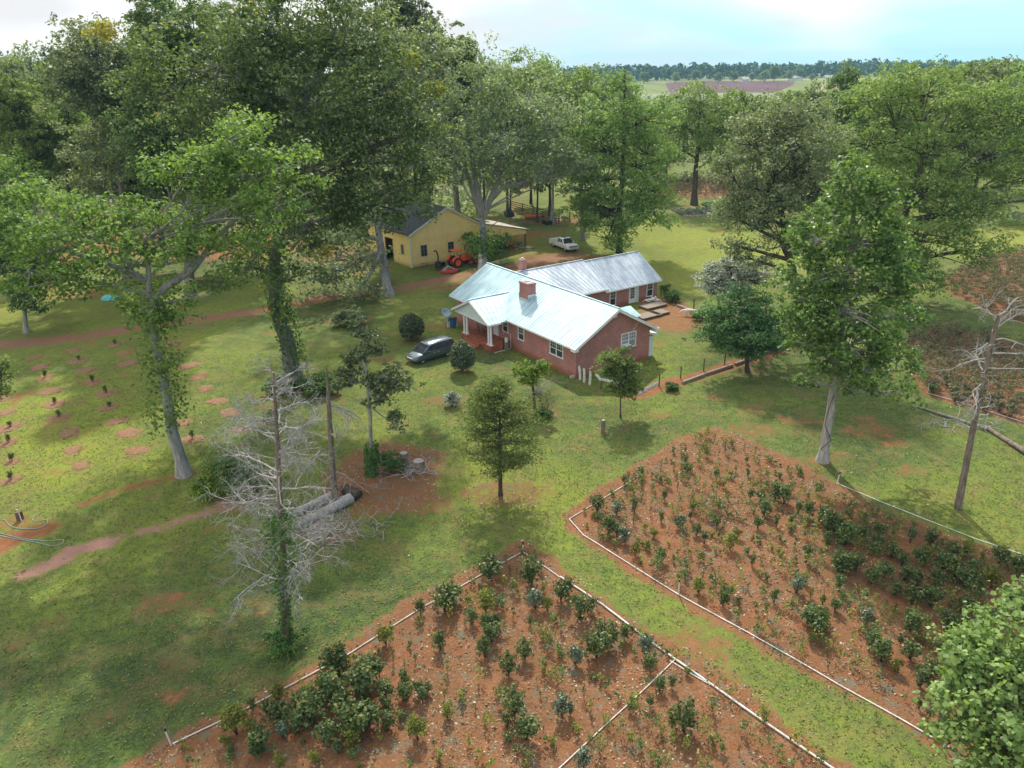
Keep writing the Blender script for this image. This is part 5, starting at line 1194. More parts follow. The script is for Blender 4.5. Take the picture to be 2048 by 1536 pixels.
# trees beyond the back lawn on the right and in the middle distance (copies of three kinds)
def proto(kind, i):
    R_ = 6.5; h = 18.0; base = np.zeros(3); lob = []
    for k in range(9):
        a = k*2.4+i; rr = R_*.52*(1 if k < 6 else .35); z = h*(.26+.070*k); lob.append((np.array([math.cos(a)*rr, math.sin(a)*rr, z]), (R_*.5, R_*.5, h*.13)))
    lob.append((np.array([0, 0, h*.86]), (R_*.42, R_*.42, h*.12)))
    return tree('shade_tree', None, 'tree', base, [(0, 0, h*.3), (.3, 0, h*.6), (.1, .2, h*.85)], lob, kind, M['bark_dark'], .55, 1.5, .85, 24, .34, twigs=False)
protos = [proto(M['leaf_pecan'], 0), proto(M['leaf_grey'], 1.1), proto(M['leaf_pecan'], 2.3), proto(M['leaf_oak'], 3.1)]
kindword = ['light green pecan', 'grey green oak', 'pale feathery pecan', 'dark round oak']
usedp = set()
def put_tree(pi, x, y, s, sz, label, group, rz=None):
    src = protos[pi]
    if pi not in usedp: usedp.add(pi); r = src; ch = None
    else:
        r = src.copy(); sc.collection.objects.link(r)
        for c in src.children: k = c.copy(); sc.collection.objects.link(k); k.parent = r
    r.location = (x, y, 0); r.scale = (s, s, sz); r.rotation_euler = (0, 0, rng.random()*6.28 if rz is None else rz); tag(r, label, 'tree', group)
    return r
rows = [  # (px of trunk, distance, px of top y, half width px, kind)
 (1010,150,150,45,0),(1060,165,145,40,2),(960,160,120,40,1),(1100,150,125,45,0),(1165,175,150,40,2),(1300,175,215,35,0),(1340,200,215,34,1),
 (1270,210,200,30,1),(1475,185,185,40,2),(1520,200,195,36,0),(1575,170,185,50,0),(1630,150,180,55,1),(1690,175,140,46,3),(1750,180,165,50,2),(1820,150,150,60,0),
 (1880,180,140,55,2),(1940,160,130,60,0),(2000,150,135,60,1),(2060,170,130,60,2),(1610,230,190,36,2),(1720,250,180,36,0),(1800,240,160,42,1),(1900,230,135,46,0),(1980,220,125,50,2),(2080,230,118,50,0),
 (1090,230,150,30,1),(1040,260,148,30,0),(990,230,140,34,2),(1150,270,150,28,0),(1210,260,165,28,2),(1250,300,170,24,1),(1330,300,192,22,2),(1460,290,200,20,1),(1420,240,215,26,0),(1530,290,198,22,2),(1390,310,200,18,1),
 (940,220,130,40,1),(880,260,120,40,0),(820,250,125,40,2),(20,170,120,60,1),(90,150,130,55,0),(160,190,120,50,2),(-40,150,150,60,0),(-100,180,125,60,2),(60,240,118,50,1),(-30,260,112,50,3),
 (600,180,60,60,3),(480,190,70,60,1),(700,190,70,60,0),(380,180,80,60,1),(290,200,110,50,0),(560,240,100,50,2),(780,200,90,50,1)]
rows.sort(key=lambda r: (r[1] > 205, r[0]))
near = [r for r in rows if r[1] <= 205]; far = [r for r in rows if r[1] > 205]
for nm, lst in (('in the tree line beyond the yard', near), ('in the second tree line', far)):
    for i, (px, Y, ty_, hw, kd) in enumerate(lst):
        top = AtY(px, ty_, Y); k = px2m(top)
        put_tree(kd, top[0], Y, hw*k/6.5*1.22, max(top[2], 8)/17.6, '%s, %s from the left %s' % (kindword[kd], ordn(i), nm), 'tree lines beyond the farm')
# round trees in the distant fields
FT = [(1392,158,9),(1437,157,8),(1468,156,8),(1350,158,8),(1503,157,7),(1530,156,9),(1548,157,12),(1577,156,8),(1598,157,9),(1623,157,6),(1520,160,5),(1288,160,9),(1256,160,10)]
FT.sort()
for i, (px, py, r) in enumerate(FT):
    Y = 1080.0+(i % 4)*25; g = G(px, 160); k = Y/.95/FPX
    x_ = AtY(px, 160, Y)[0]; put_tree(3 if i % 2 else 1, x_, Y, r*k/6.5*1.1, r*k*2.1/17.6, 'distant round tree at the ploughed field edge, %s from the left' % ordn(i), 'round trees in the far fields')
# distant woods
C = []
for x in np.arange(-1500, 2100, 11.0):
    for j in range(4):
        y = 1230+j*34+rng.uniform(-10, 10)+60*math.sin(x/330.)-.07*x+(0 if x < 650 else -(x-650)*.25); hgt = 15+3.0*rng.normal()+3*math.sin(x/170.)+(4 if x > 500 else 0); 
        for q in range(3): C.append((x+rng.uniform(-6, 6), y, hgt*(.35+.28*q)+rng.uniform(-1, 1)))
C = np.array(C); tag(quad_mesh('distant_forest', clumps(C, np.full(len(C), 6.5), 14, 5.2, .8, .75), M['leaf_far']), kind='stuff')
# white farm buildings far off
def farbarn(px, py, Y, w, h, label):
    g = AtY(px, py, Y); o = tag(empty('distant_building', (g[0], Y, 0), .1), label, 'building', 'far farm buildings'); mb = MB(); mb.box((0, 0, h/2), (w, 9, h)); mb.build('wall', M['white_old'], o); mb = MB(); mb.prism([(-5.2, h-.1), (5.2, h-.1), (0, h+3)], 'x', -w/2-.5, w/2+.5); mb.build('roof', M['concrete'], o)
farbarn(1592, 152, 1150, 16, 3, 'long pale shed at the far wood edge right of the round trees'); farbarn(1665, 155, 1100, 22, 4, 'white barn far off above the light green tree crowns'); farbarn(1490, 155, 1120, 9, 3, 'small white house among the distant round trees')
# ------------------------------------------------------------------ round bushes by the house
def round_bush(label, px, py, w, h):
    g = b3(px, py); rt_ = tag(empty('camellia_bush', g), label, 'bush'); n = 2100; d = norm(rng.normal(size=(n, 3))); d[:, 2] = np.where(d[:, 2] < -.75, -d[:, 2], d[:, 2])
    P = d*np.array([w/2, w/2, h/2])*(1+.06*rng.normal(size=(n, 1)))*(1+.06*np.sin(d[:, :1]*7+d[:, 1:2]*5)); P[:, 2] += h*.53; C2 = clumps(P[:70]*.95+np.array([0, 0, .02]), np.full(70, .2), 14, .15, .6)
    inner = MB(); inner.dome((0, 0, h*.53), (w*.40, w*.40, h*.40), 14, 8)
    quad_mesh('foliage', np.concatenate([leaves(P, d+rng.normal(size=(n, 3))*.6, .21, .6), C2]), M['leaf_camellia'], rt_)
    q = rng.normal(size=(1500, 3)); q = norm(q)*rng.random((1500, 1))**.4*np.array([w/2, w/2, h/2])*.88+np.array([0, 0, h*.53]); quad_mesh('inner_foliage', leaves(q, rng.normal(size=(1500, 3)), .26, .7), M['leaf_camellia'], rt_)
    mb = MB(); 
    for k in range(4): mb.tube([(0, 0, 0), (math.cos(k*1.6)*.15, math.sin(k*1.6)*.15, h*.35), (math.cos(k*1.6)*.5, math.sin(k*1.6)*.5, h*.7)], [.06, .04, .02], 6)
    mb.build('stem', M['bark_dark'], rt_)
round_bush('neat round dark camellia bush behind the minivan', 824, 680, 2.55, 2.7)
round_bush('neat round dark camellia bush in front of the minivan', 926, 743, 2.3, 2.8)
bush('shrub', 'greyish low shrub on brown mulch beyond the round camellia', 700, 652, 38, 14, M['leaf_grey'], .2, .5, 1.1, ht=1.6)
bush('shrub', 'pale grey green shrub in the small red mulch bed', 905, 812, 16, 12, M['leaf_dogwood'], .12, .3, 1.0, ht=1.1)
bush('shrub', 'low ground shrub at the foot of the lopped tree', 1085, 835, 18, 7, M['leaf_ivy'], .14, .3, 1.1, ht=.6)
g = b3(1088, 828); tb = MB()
for i in range(26): a = rng.random()*6.28; dead_branches(tb, (rng.normal()*.15, rng.normal()*.15, 0), (math.cos(a)*.35, math.sin(a)*.35, 1), rng.uniform(1.2, 2.1), .018, 1, 3, .3, .05, 4, (1, 3))
o = tb.build('twiggy_shrub', M['bark_twig']); o.location = g; tag(o, 'bare brown twiggy shrub behind the lopped tree', 'shrub')
g = b3(1072, 770); tb = MB(); g = b3(1088, 790)
for i in range(30): a = rng.random()*6.28; dead_branches(tb, (rng.normal()*.2, rng.normal()*.2, 0), (math.cos(a)*.5, math.sin(a)*.5, 1), rng.uniform(1.4, 2.6), .02, 1, 3, .35, .05, 4, (1, 3))
o = tb.build('twiggy_shrub', M['bark_dead']); o.location = (g[0]-.6, g[1]+.5, 0); tag(o, 'pale leafless shrub by the front wall of the brick house', 'shrub')
# ------------------------------------------------------------------ planted shrubs
def shrub_mesh(kind, lm, seed):
    rg = np.random.default_rng(seed); st = MB()
    if kind == 'round':   # unit height 1, width .95
        n = 30; C = norm(rg.normal(size=(n, 3)))*rg.random((n, 1))**.5*np.array([.36, .36, .36])+np.array([0, 0, .55]); V = clumps(C, np.full(n, .17), 17, .105, .62, .9, .4, rg)
        for k in range(6): st.tube([(0, 0, -.03), tuple(C[k]*.5), tuple(C[k])], [.02, .014, .006], 4)
    elif kind == 'tall':
        n = 20; C = norm(rg.normal(size=(n, 3)))*rg.random((n, 1))**.5*np.array([.21, .21, .40])+np.array([0, 0, .56]); V = clumps(C, np.full(n, .13), 16, .10, .6, 1, .4, rg)
        for k in range(4): st.tube([(0, 0, -.03), tuple(C[k]*.5), tuple(C[k])], [.018, .012, .006], 4)
    else:
        n = 9; C = np.stack([rg.normal(size=n)*.08, rg.normal(size=n)*.08, rg.uniform(.3, .98, n)], 1); V = clumps(C, np.full(n, .11), 9, .11, .5, 1, .3, rg)
        st.tube([(0, 0, -.03), (.02, 0, .5), (0, .02, .95)], [.02, .013, .005], 4)
        for k in range(3): st.tube([(0, 0, .1), tuple(C[k])], [.012, .005], 3)
    o = quad_mesh('shrub', V, [lm, M['bark_twig']], None, st); return o
SHP = {}
for kk, lm in (('g', 'leaf_shrub'), ('y', 'leaf_shrub_y'), ('b', 'leaf_shrub_b'), ('n', 'leaf_brown')):
    for ki, kind in enumerate(('round', 'tall', 'thin')): SHP[kk, kind] = [shrub_mesh(kind, M[lm], 100+ki*7+ord(kk)+v*31) for v in range(2 if kind != 'thin' else 2)]
first = set()
def put_shrub(kk, kind, x, y, h, w, label, group, name='shrub'):
    src = SHP[kk, kind][int(rng.integers(0, 2))]
    if src.name in first: o = src.copy(); sc.collection.objects.link(o)
    else: first.add(src.name); o = src
    o.location = (x, y, 0); o.scale = (w, w, h); o.rotation_euler = (0, 0, rng.random()*6.28); tag(o, label, 'shrub', group); return o
S8 = "960,440,150w 1080,400,60t 700,620,150w 750,560,110w 830,530,50t 560,640,90 360,820,110y 940,620,130y 1210,460,150 1265,380,70t 1230,600,110b 1300,610,80y 1380,560,120 1420,510,90 1490,660,140w 1560,620,90 1590,600,60t 950,740,110 1010,720,100 975,800,120 935,890,120 1100,660,80t 860,690,90 820,710,50t 1200,700,60 675,790,70 400,920,80t 530,920,70t 465,950,60t 320,1010,120 80,1000,180w 210,1140,200w 30,1150,170w 470,1140,110 545,1110,100 600,1100,70 360,1220,130 180,1350,200w 715,980,80t 715,1240,90y 545,1370,130y 1170,900,120 1075,990,130 1040,990,60t 1465,930,110b 1590,890,150w 1650,830,150w 1750,780,90 1880,870,110b 1900,960,100 1110,1230,160 1065,1300,110 1180,1370,150w 1385,1230,130b 1435,1230,80 1515,1130,80t 1260,1120,60t 1960,1090,90 2030,1070,80 1830,1150,60t 1900,1180,80 2030,1300,120 1510,1530,120b 80,1450,90 1280,1320,40t 250,1290,150w 110,1250,160w 700,1130,60t 900,1090,50t 1240,1040,40t 640,1420,60t 880,1200,50t 1700,1420,50t 1560,1260,50t"
S7 = "1390,1340,170y 1530,1450,150w 1830,1280,170w 1640,1150,110y 1660,1360,100b 1480,1200,80 1560,1220,90 1970,990,170w 1900,1080,110 1920,1130,110 1980,1440,70b 1650,1530,80y 1840,1510,80y 1760,1200,120w 1740,1330,130w"
SR = "1025,125,90t 1090,80,50t 885,155,60t 885,240,60 1165,160,80t 1300,150,50t 1375,180,60t 1315,235,50 1325,330,60 1185,215,50t 1120,230,30t 715,275,60t 800,300,70t 1065,330,50t 1105,350,80 572,335,70 455,385,70 735,495,80 830,430,60t 260,570,110w 400,600,90b 525,580,100 520,670,80t 345,740,130w 400,760,110 460,800,110b 530,890,90y 270,720,50t 715,650,70 665,760,70y 850,690,90b 920,630,60 1105,680,80 960,740,80 1020,800,90 1155,720,80t 1195,840,110y 1250,760,70y 1395,700,90 1525,680,80 1630,670,70 1440,600,110w 1340,490,80 1410,500,80 1455,410,50 1520,490,120w 1580,520,120w 1680,590,100 1750,620,110 1710,400,50t 1280,430,60t 1255,540,50t 1165,460,50t 1660,830,80t 1740,930,120 1880,820,100 1850,660,120w 1930,740,130w 2020,780,120w 1990,1010,150w 715,930,100 880,1050,70 980,1150,110y 1055,1170,70t 1150,1240,110 1260,1240,70 1510,1220,110 1355,960,80 1295,920,50t 1670,1150,120b 1765,1180,70t 1850,1230,70 1940,1270,80 1965,1120,90 1745,1360,130w 1840,1370,110w 1325,1140,60t 830,900,70t 1095,1040,60t 985,210,60t 640,600,60t 790,560,50t 950,330,40t 1240,300,60t 1000,290,50t"
SQ = "35,130,70b 700,290,60t 900,240,60 900,150,120w 1000,230,120w 980,400,120w 1100,200,90w 1180,260,90w 1270,310,90w 1330,350,80w 1380,220,90 1160,460,100w 1440,350,100w 1500,230,90w 1570,380,110w 1620,300,90w 1700,300,100y 1900,340,100w 2000,420,120w 1860,480,120y 1700,480,120w 1780,520,90 960,500,100 870,580,90t 800,540,60t 940,620,80 820,740,150w 1120,700,100b 1150,830,110w 1210,910,130w 1290,530,90w 1390,580,120w 1500,590,120w 1380,740,130w 1320,820,80 1290,970,80y 1380,900,110w 1440,1060,120w 1350,1140,60t 1430,1190,80 1490,1250,90 750,830,60t 1050,1000,50t 1230,1100,30t 1420,470,90w 1060,380,100w 1230,420,90w 1350,440,90w 1640,430,110w 1530,480,100w 1200,180,80w 60,1320,170w 80,990,50y 170,430,50t 620,900,50t 900,960,60t 1000,1140,60t 1180,1250,60t 260,400,40t 330,1180,50t 380,1450,60t 1600,720,110w 1700,640,110w 1560,880,110w 1640,960,120w 1760,1060,130w 1800,860,120w 1500,1000,100w 1900,1100,120w 1850,700,110w 1950,600,110w"
def parse(s, ox, oy, k, bed):
    res = []
    for tkn in s.split():
        a = tkn.split(','); c = a[2][-1]; hh = float(a[2].rstrip('wtyb')); px = ox+float(a[0])/k; py = oy+float(a[1])/k; g = G(px, py)
        if bed == 'far' and c in 'w' : pass
        m_ = px2m(g); h = hh/k*m_*1.08
        res.append([g[0], g[1], h, c if c in 'wtyb' else 'g'])
    return res
LA = parse(S8, 650, 1011, 2.926, 'near')+parse(S7, 0, 1011, 2.926, 'near')
LA += parse('560,1448,48w 625,1425,50w 735,1362,52w 770,1400,42w 812,1378,38 655,1488,46w 515,1508,40w 845,1405,36 700,1492,44y 775,1460,40w 880,1300,36', 0, 0, 1.0, 'near')
LB = parse(SR, 1120, 860, 3.531, 'far')+parse(SQ, 1348, 1011, 2.926, 'far')
pa0, pa1 = G(1045,1108)[:2], G(1660,1536)[:2]; pb0, pb1 = G(1138,1040)[:2], G(1895,1490)[:2]
# shrubs listed from the lower right crop that lie left of the lane pipe belong to the near bed
def side(p): d = pb1-pb0; return (p[0]-pb0[0])*d[1]-(p[1]-pb0[1])*d[0]
LA += [s for s in LB if side(s) > .1]; LB = [s for s in LB if side(s) <= .1]
def do_bed(Ls, org, along, bedname, pipe, group):
    u = (along-org)/np.linalg.norm(along-org); v = np.array([-u[1], u[0]]) if True else None
    rows_ = {}
    for s in Ls:
        p = np.array(s[:2])-org; r = int(abs(p@v)//1.7); rows_.setdefault(r, []).append((p@u, s))
    for r in sorted(rows_):
        for i, (_, s) in enumerate(sorted(rows_[r], key=lambda q: q[0])):
            c = s[3]; kind = 'thin' if c == 't' else ('tall' if c == 'g' and s[2] < 1.1 and rng.random() < .6 else 'round'); kk = {'y': 'y', 'b': 'b'}.get(c, 'g')
            if c == 't' and rng.random() < .3: kk = 'y'
            h = s[2]*1.16; w = s[2]*1.1*{'w': 1.2, 't': .95, 'y': 1.0, 'b': 1.05, 'g': 1.02}[c]
            size = 'thin' if c == 't' else ('bushy' if c == 'w' else ('small' if h < .8 else 'leafy')); colr = {'y': 'yellow green', 'b': 'blue green', 'g': 'dark green'}[kk]
            put_shrub(kk, kind, s[0], s[1], h, w, '%s %s shrub, %s in row %d from %s, %s' % (size, colr, ordn(i), r+1, pipe, bedname), group)
print('SHRUBS', len(LA), len(LB)); do_bed(LA, pa0, pa1, 'near bed', 'the thick pipe', 'shrubs planted in the near bed')
do_bed(LB, pb0, pb1, 'far bed', 'the lane pipe', 'shrubs planted in the far bed')
# small seedlings between the larger shrubs, in the same rows
def seedlings(P, org, along, ls, n):
    u = (along-org)/np.linalg.norm(along-org); v = np.array([-u[1], u[0]]); lo, hi = P.min(0), P.max(0); pts = []; E0 = np.array([[s[0], s[1]] for s in ls])
    for _ in range(n*12):
        if len(pts) >= n: break
        p = rng.uniform(lo, hi); w = (p-org)@v; p = p+v*(round(w/1.35)*1.35-w)*.92+rng.normal(size=2)*.08
        if abs(p[0]) > p[1]*.68+2 or poly_sd(p[:1], p[1:], P)[0] < .9 or np.min(np.hypot(*(E0-p).T)) < .6: continue
        pts.append(p)
    pts = np.array(pts); q = np.repeat(pts, 4, 0); hh = np.repeat(rng.uniform(.30, .72, len(pts))*np.where(fbm(pts[:, 0], pts[:, 1], 5, 33) > .5, 1.45, .85), 4)
    C = np.concatenate([q+rng.normal(size=q.shape)*.07, (hh*np.tile([.35, .6, .8, 1.0], len(pts)))[:, None]], 1); return clumps(C, hh*.27, 12, .12, .6)
SV = np.concatenate([seedlings(bedA, pa0, pa1, LA, 300), seedlings(bedB, pb0, pb1, LB, 520)])
ky = rng.random(len(SV)//48) < .35; ky = np.repeat(ky, 48)
tag(quad_mesh('seedlings', SV[ky], M['leaf_shrub_y']), kind='stuff'); tag(quad_mesh('seedlings', SV[~ky], M['leaf_shrub']), kind='stuff')
hb = gpts([(1640,1060),(1800,1060),(2060,1135),(2200,1200),(2250,1420),(1900,1330),(1760,1240),(1660,1150)]); Q = []
for _ in range(1200):
    p = rng.uniform(hb.min(0), hb.max(0))
    if poly_sd(p[:1], p[1:], hb)[0] > 0 and fbm(p[:1], p[1:], 3.0, 55)[0] > .47: Q.append(np.array([p[0]+rng.normal()*.1, p[1], rng.uniform(.15, .75)]))
tag(quad_mesh('low_bramble', clumps(np.array(Q), np.full(len(Q), .3), 16, .13, .6), M['leaf_shrub']), kind='stuff')
# dormant brown shrubs in the two right hand beds and the far one
def fill(P, n, h0, h1, bedn, group, mind, keep):
    lo, hi = P.min(0), P.max(0); pts = []; t_ = 0
    while len(pts) < n and t_ < 20000:
        t_ += 1; p = rng.uniform(lo, hi)
        if abs(p[0]) > p[1]*.68+2: continue
        if poly_sd(np.array([p[0]]), np.array([p[1]]), P)[0] < .35: continue
        if pts and np.min(np.hypot(*(np.array(pts)-p).T)) < mind: continue
        pts.append(p)
    pts.sort(key=lambda p: np.hypot(*p)); ind, rest = pts[:keep], pts[keep:]
    ind.sort(key=lambda p: (int((p[1]-lo[1])//2.2), p[0])); cnt = {}
    for p in ind:
        r = int((p[1]-lo[1])//2.2); cnt[r] = cnt.get(r, -1)+1; h = rng.uniform(h0, h1); gk = rng.random() < .12
        put_shrub('g' if gk else 'n', 'round', p[0], p[1], h, h*rng.uniform(1.0, 1.35), '%s shrub, %s from the left in row %d of %s' % ('dark green' if gk else 'dormant brown', ordn(cnt[r]), r+1, bedn), group)
    if rest:
        q = np.array(rest); C = np.repeat(q, 11, 0); C = np.concatenate([C+rng.normal(size=C.shape)*.36, rng.uniform(.25, h1*.8, (len(C), 1))], 1)
        tag(quad_mesh('shrub_thicket', clumps(C, np.full(len(C), .3), 16, .17, .6), M['leaf_brown']), kind='stuff')
fill(bedC, 130, .8, 1.35, 'the brown bed', 'dormant shrubs in the right bed', .85, 20)
fill(bedD, 150, .9, 1.4, 'the brown bed beyond the grass strip at the right edge', 'dormant shrubs in the furthest right bed', .8, 0)
fill(bedE, 230, 1.2, 2.0, 'the brown bed beyond the lone pecan', 'dormant shrubs beyond the back lawn', 1.1, 0)
# ------------------------------------------------------------------ mulch rings with saplings
def mulchmat():
    m, t, b = newmat('pine straw mulch'); o = node(t, 'ShaderNodeTexCoord').outputs['Object']; oi = node(t, 'ShaderNodeObjectInfo')
    a = ramp(t, noise(t, 9, 6, o, .75), [(.3, (.085, .045, .026)), (.5, (.21, .115, .068)), (.7, (.36, .25, .16))])
    c = mixc_(t, math_(t, 'MULTIPLY', oi.outputs['Random'], .55), a, (.22, .115, .068)); c = mixc_(t, ramp(t, noise(t, 2.3, 6, o, .8), [(.57, (0, 0, 0)), (.64, (1, 1, 1))]), c, (.15, .17, .05))
    t.links.new(c, b.inputs['Base Color']); b.inputs['Roughness'].default_value = .95; b.inputs['Specular IOR Level'].default_value = .1; return m
M['mulch'] = mulchmat()
rings = [(300,320,0),(620,260,0),(345,400,0),(670,345,1),(385,495,1),(730,430,0),(430,610,0),(790,535,1),(465,720,1),(900,630,1),(500,835,1),(930,745,1),(590,965,0),(1000,865,0),(625,1110,0),(1100,965,0),(690,1245,0),(1170,1115,0),(1060,280,0),(980,210,1),(1100,370,0),(30,660,0),(50,790,0),(80,920,1),(70,1050,1),(100,1210,1),(90,1370,1),(1400,155,0),(1470,205,0),(1620,390,0),(1560,880,0),(1640,1020,1),(5,365,0)]
ringpts = [(x/4.267, 640+y/4.267, s) for x, y, s in rings]+[(x/2.926, 500+y/2.926, 0) for x, y in ((1165,740),(1205,810),(1270,885),(1350,950),(1420,1050))]
rp = [(G(x, y)[:2], s) for x, y, s in ringpts]; dirv = norm(np.array(G(125,745)[:2]-G(160,930)[:2])); perp = np.array([-dirv[1], dirv[0]])
rp.sort(key=lambda q: (round(float(q[0]@perp)/4.5), -float(q[0]@dirv))); cnt = {}
rkeys = sorted(set(round(float(q[0]@perp)/4.5) for q in rp), reverse=False)
for p, s in rp:
    kx = rkeys.index(round(float(p@perp)/4.5)); cnt[kx] = cnt.get(kx, -1)+1
    R_ = rng.uniform(.68, 1.05); mb = MB(); n = 28; vs = [(0, 0, .085)]; ph = rng.random()*6
    for rr, z in ((.5, .075), (.82, .05), (1.0, -.01)):
        for k in range(n): a = 2*math.pi*k/n; q = R_*rr*(1+.12*math.sin(2*a+ph)+.06*math.sin(5*a+2*ph)+.07*rng.normal()); vs.append((q*math.cos(a), q*math.sin(a), z+.012*rng.normal()*(rr < 1)))
    fs = [(0, 1+k, 1+(k+1) % n) for k in range(n)]+[(1+j*n+k, 1+(j+1)*n+k, 1+(j+1)*n+(k+1) % n, 1+j*n+(k+1) % n) for j in range(2) for k in range(n)]
    mb.add(vs, fs); o = mb.build('mulch_ring', M['mulch'], smooth=False); o.location = (p[0], p[1], 0)
    tag(o, 'red brown straw mulch ring, %s from the track in lawn row %d%s' % (ordn(cnt[kx]), kx+1, ' with a sapling' if s else ''), 'mulch ring', 'mulch rings on the left lawn')
    if s: put_shrub('g', 'round', p[0], p[1]+.1, rng.uniform(.55, .9), .6, 'small sapling in the mulch ring %s from the track in lawn row %d' % (ordn(cnt[kx]), kx+1), 'saplings in the mulch rings')
# ------------------------------------------------------------------ irrigation pipes
def pipe(px, r, label, wig=.05, name='irrigation_pipe'):
    P = [G(*p) for p in px]; Q = []
    for i in range(len(P)-1):
        n = max(2, int(np.linalg.norm(P[i+1]-P[i])/1.2))
        for f in np.linspace(0, 1, n, endpoint=False): Q.append(P[i]*(1-f)+P[i+1]*f)
    Q.append(P[-1]); Q = np.array(Q); k = np.arange(len(Q)); Q[:, 0] += wig*np.sin(k*.55)*1.2; Q[:, 1] += wig*np.cos(k*.4); Q[:, 2] = r+.015+.01*np.abs(np.sin(k*.8))
    mb = MB(); mb.tube([tuple(q) for q in Q], r*.8, 7); return tag(mb.build(name, M['pvc'], smooth=True), label, 'pipe', 'white irrigation pipes')
def riser(px, py, h, label, lean=(0, 0)):
    g = G(px, py); o = tag(empty('sprinkler_riser', g), label, 'sprinkler', 'sprinkler risers'); mb = MB(); mb.tube([(0, 0, 0), (lean[0], lean[1], h)], .035, 7); mb.build('riser_pipe', M['pvc'], o); mb = MB(); mb.cyl((lean[0], lean[1], h+.07), (0, 0, 1), .05, .16, 8); mb.build('sprinkler_head', M['black'], o)
pipe([(1045,1106),(960,1152),(840,1218),(700,1308),(600,1362),(480,1425),(342,1491)], .035, 'thin white pipe along the left edge of the near bed')
pipe([(1047,1107),(1080,1130),(1118,1156)], .035, 'short thin white pipe at the top corner of the near bed')
pipe([(1120,1156),(1200,1210),(1300,1285),(1420,1366),(1530,1445),(1680,1550)], .058, 'thick white pipe along the right edge of the near bed')
pipe([(1352,1320),(1290,1378),(1210,1450),(1110,1545)], .030, 'thin white pipe crossing the near bed')
pipe([(1340,1324),(1380,1350),(1418,1371)], .030, 'short thin white pipe beside the thick one')
pipe([(1138,1040),(1200,1002),(1276,953)], .032, 'white pipe at the top left edge of the far bed')
pipe([(1139,1041),(1165,1072),(1260,1130),(1360,1190),(1500,1268),(1680,1375),(1800,1440),(1910,1502)], .035, 'long thin white pipe along the grass lane side of the far bed')
pipe([(1673,968),(1760,1005),(1850,1040),(1950,1078),(2080,1120)], .030, 'thin white pipe along the upper right side of the far bed')
pipe([(1813,686),(1850,673)], .03, 'short white pipe at the left tip of the brown bed'); pipe([(1855,787),(1940,812),(2080,856)], .03, 'white pipe along the front of the brown bed')
pipe([(1886,558),(1921,547)], .03, 'short white pipe left of the furthest right bed'); pipe([(1960,531),(2010,517),(2070,502)], .03, 'white pipe along the back of the furthest right bed'); pipe([(1984,533),(2050,550)], .03, 'white pipe branching into the furthest right bed')
pipe([(1868,501),(1905,508)], .03, 'short white pipe under the spreading pecan')
riser(1046, 1106, .62, 'sprinkler riser at the top corner of the near bed'); riser(343, 1491, .85, 'leaning sprinkler riser at the left corner of the near bed', (-.12, 0)); riser(1357, 1189, .85, 'dark topped sprinkler riser half way along the grass lane')
riser(1887, 1494, .75, 'sprinkler riser under the sweetgum corner'); riser(1674, 966, .7, 'sprinkler riser at the upper corner of the far bed', (.1, 0)); riser(1855, 787, 1.0, 'sprinkler riser at the corner of the brown bed'); riser(1277, 952, .6, 'sprinkler riser at the top left edge of the far bed')
# ------------------------------------------------------------------ logs, stumps, brush
def log(px0, px1, r0_, r1_, label, mat='bark_dead', name='fallen_log', z=0.0):
    a, c = G(*px0), G(*px1); a[2] = r0_*.85+z; c[2] = r1_*.85+z; q = [a*(1-f)+c*f+rng.normal(size=3)*.03 for f in np.linspace(0, 1, 6)]; mb = MB(); mb.tube([tuple(x) for x in q], list(np.linspace(r0_, r1_, 6)*(1+.05*rng.normal(size=6))), 12); return tag(mb.build(name, M[mat], smooth=True), label, 'log')
log((590,1062), (703,1006), .25, .36, 'thick grey fallen log, the nearer of the pair by the snag'); log((575,1038), (668,996), .22, .30, 'thick grey fallen log behind the nearer one by the snag')
log((690,985), (718,1000), .38, .38, 'short dark log piece right of the snag', 'bark_dark')
def stump(px, py, r, h, label, mat='bark_snag'):
    o = tag(empty('stump', G(px, py)), label, 'stump'); mb = MB(); mb.tube([(0, 0, -.05), (0, 0, .15), (0, 0, h)], [r*1.35, r*1.08, r], 12); mb.build('bark', M[mat], o, smooth=True); mb = MB(); mb.tube([(0, 0, h+.002), (0, 0, h+.025)], [r*.9, r*.88], 12); mb.build('cut_top', M['bark_dead'], o)
stump(810, 934, .30, 1.15, 'tall narrow stump beside the brush pile'); stump(838, 940, .42, .75, 'low wide stump under the brush pile'); stump(1206, 866, .16, 1.1, 'thin dark post like stump alone on the lawn')
g = G(822, 945); mb = MB()
for i in range(34): a = rng.random()*6.28; dead_branches(mb, (rng.normal()*.7, rng.normal()*.5, .1+.5*rng.random()), (math.cos(a), math.sin(a), .15), rng.uniform(1.0, 2.2), .03, 1, 3, .35, -.02, 4, (1, 2))
o = mb.build('brush_pile', M['bark_dead']); o.location = g; tag(o, 'pile of cut bare branches heaped over the stumps', 'brush pile')
g = G(655, 1062); mb = MB()
for i in range(70): a = rng.random()*6.28; dead_branches(mb, (rng.normal()*1.6, rng.normal()*.9, .1), (math.cos(a), math.sin(a), .5), rng.uniform(1.0, 2.2), .025, 1, 3, .5, -.02, 4, (2, 3))
o = mb.build('brush_pile', M['bark_dead']); o.location = g; tag(o, 'tangle of grey fallen branches in front of the logs', 'brush pile')
log((1822,812), (1975,862), .09, .17, 'mossy upper length of the long fallen trunk at the right', 'bark_oak'); log((1972,858), (2075,925), .17, .21, 'thicker lower length of the long fallen trunk at the right edge', 'bark_snag')
g = G(1925, 850); mb = MB()
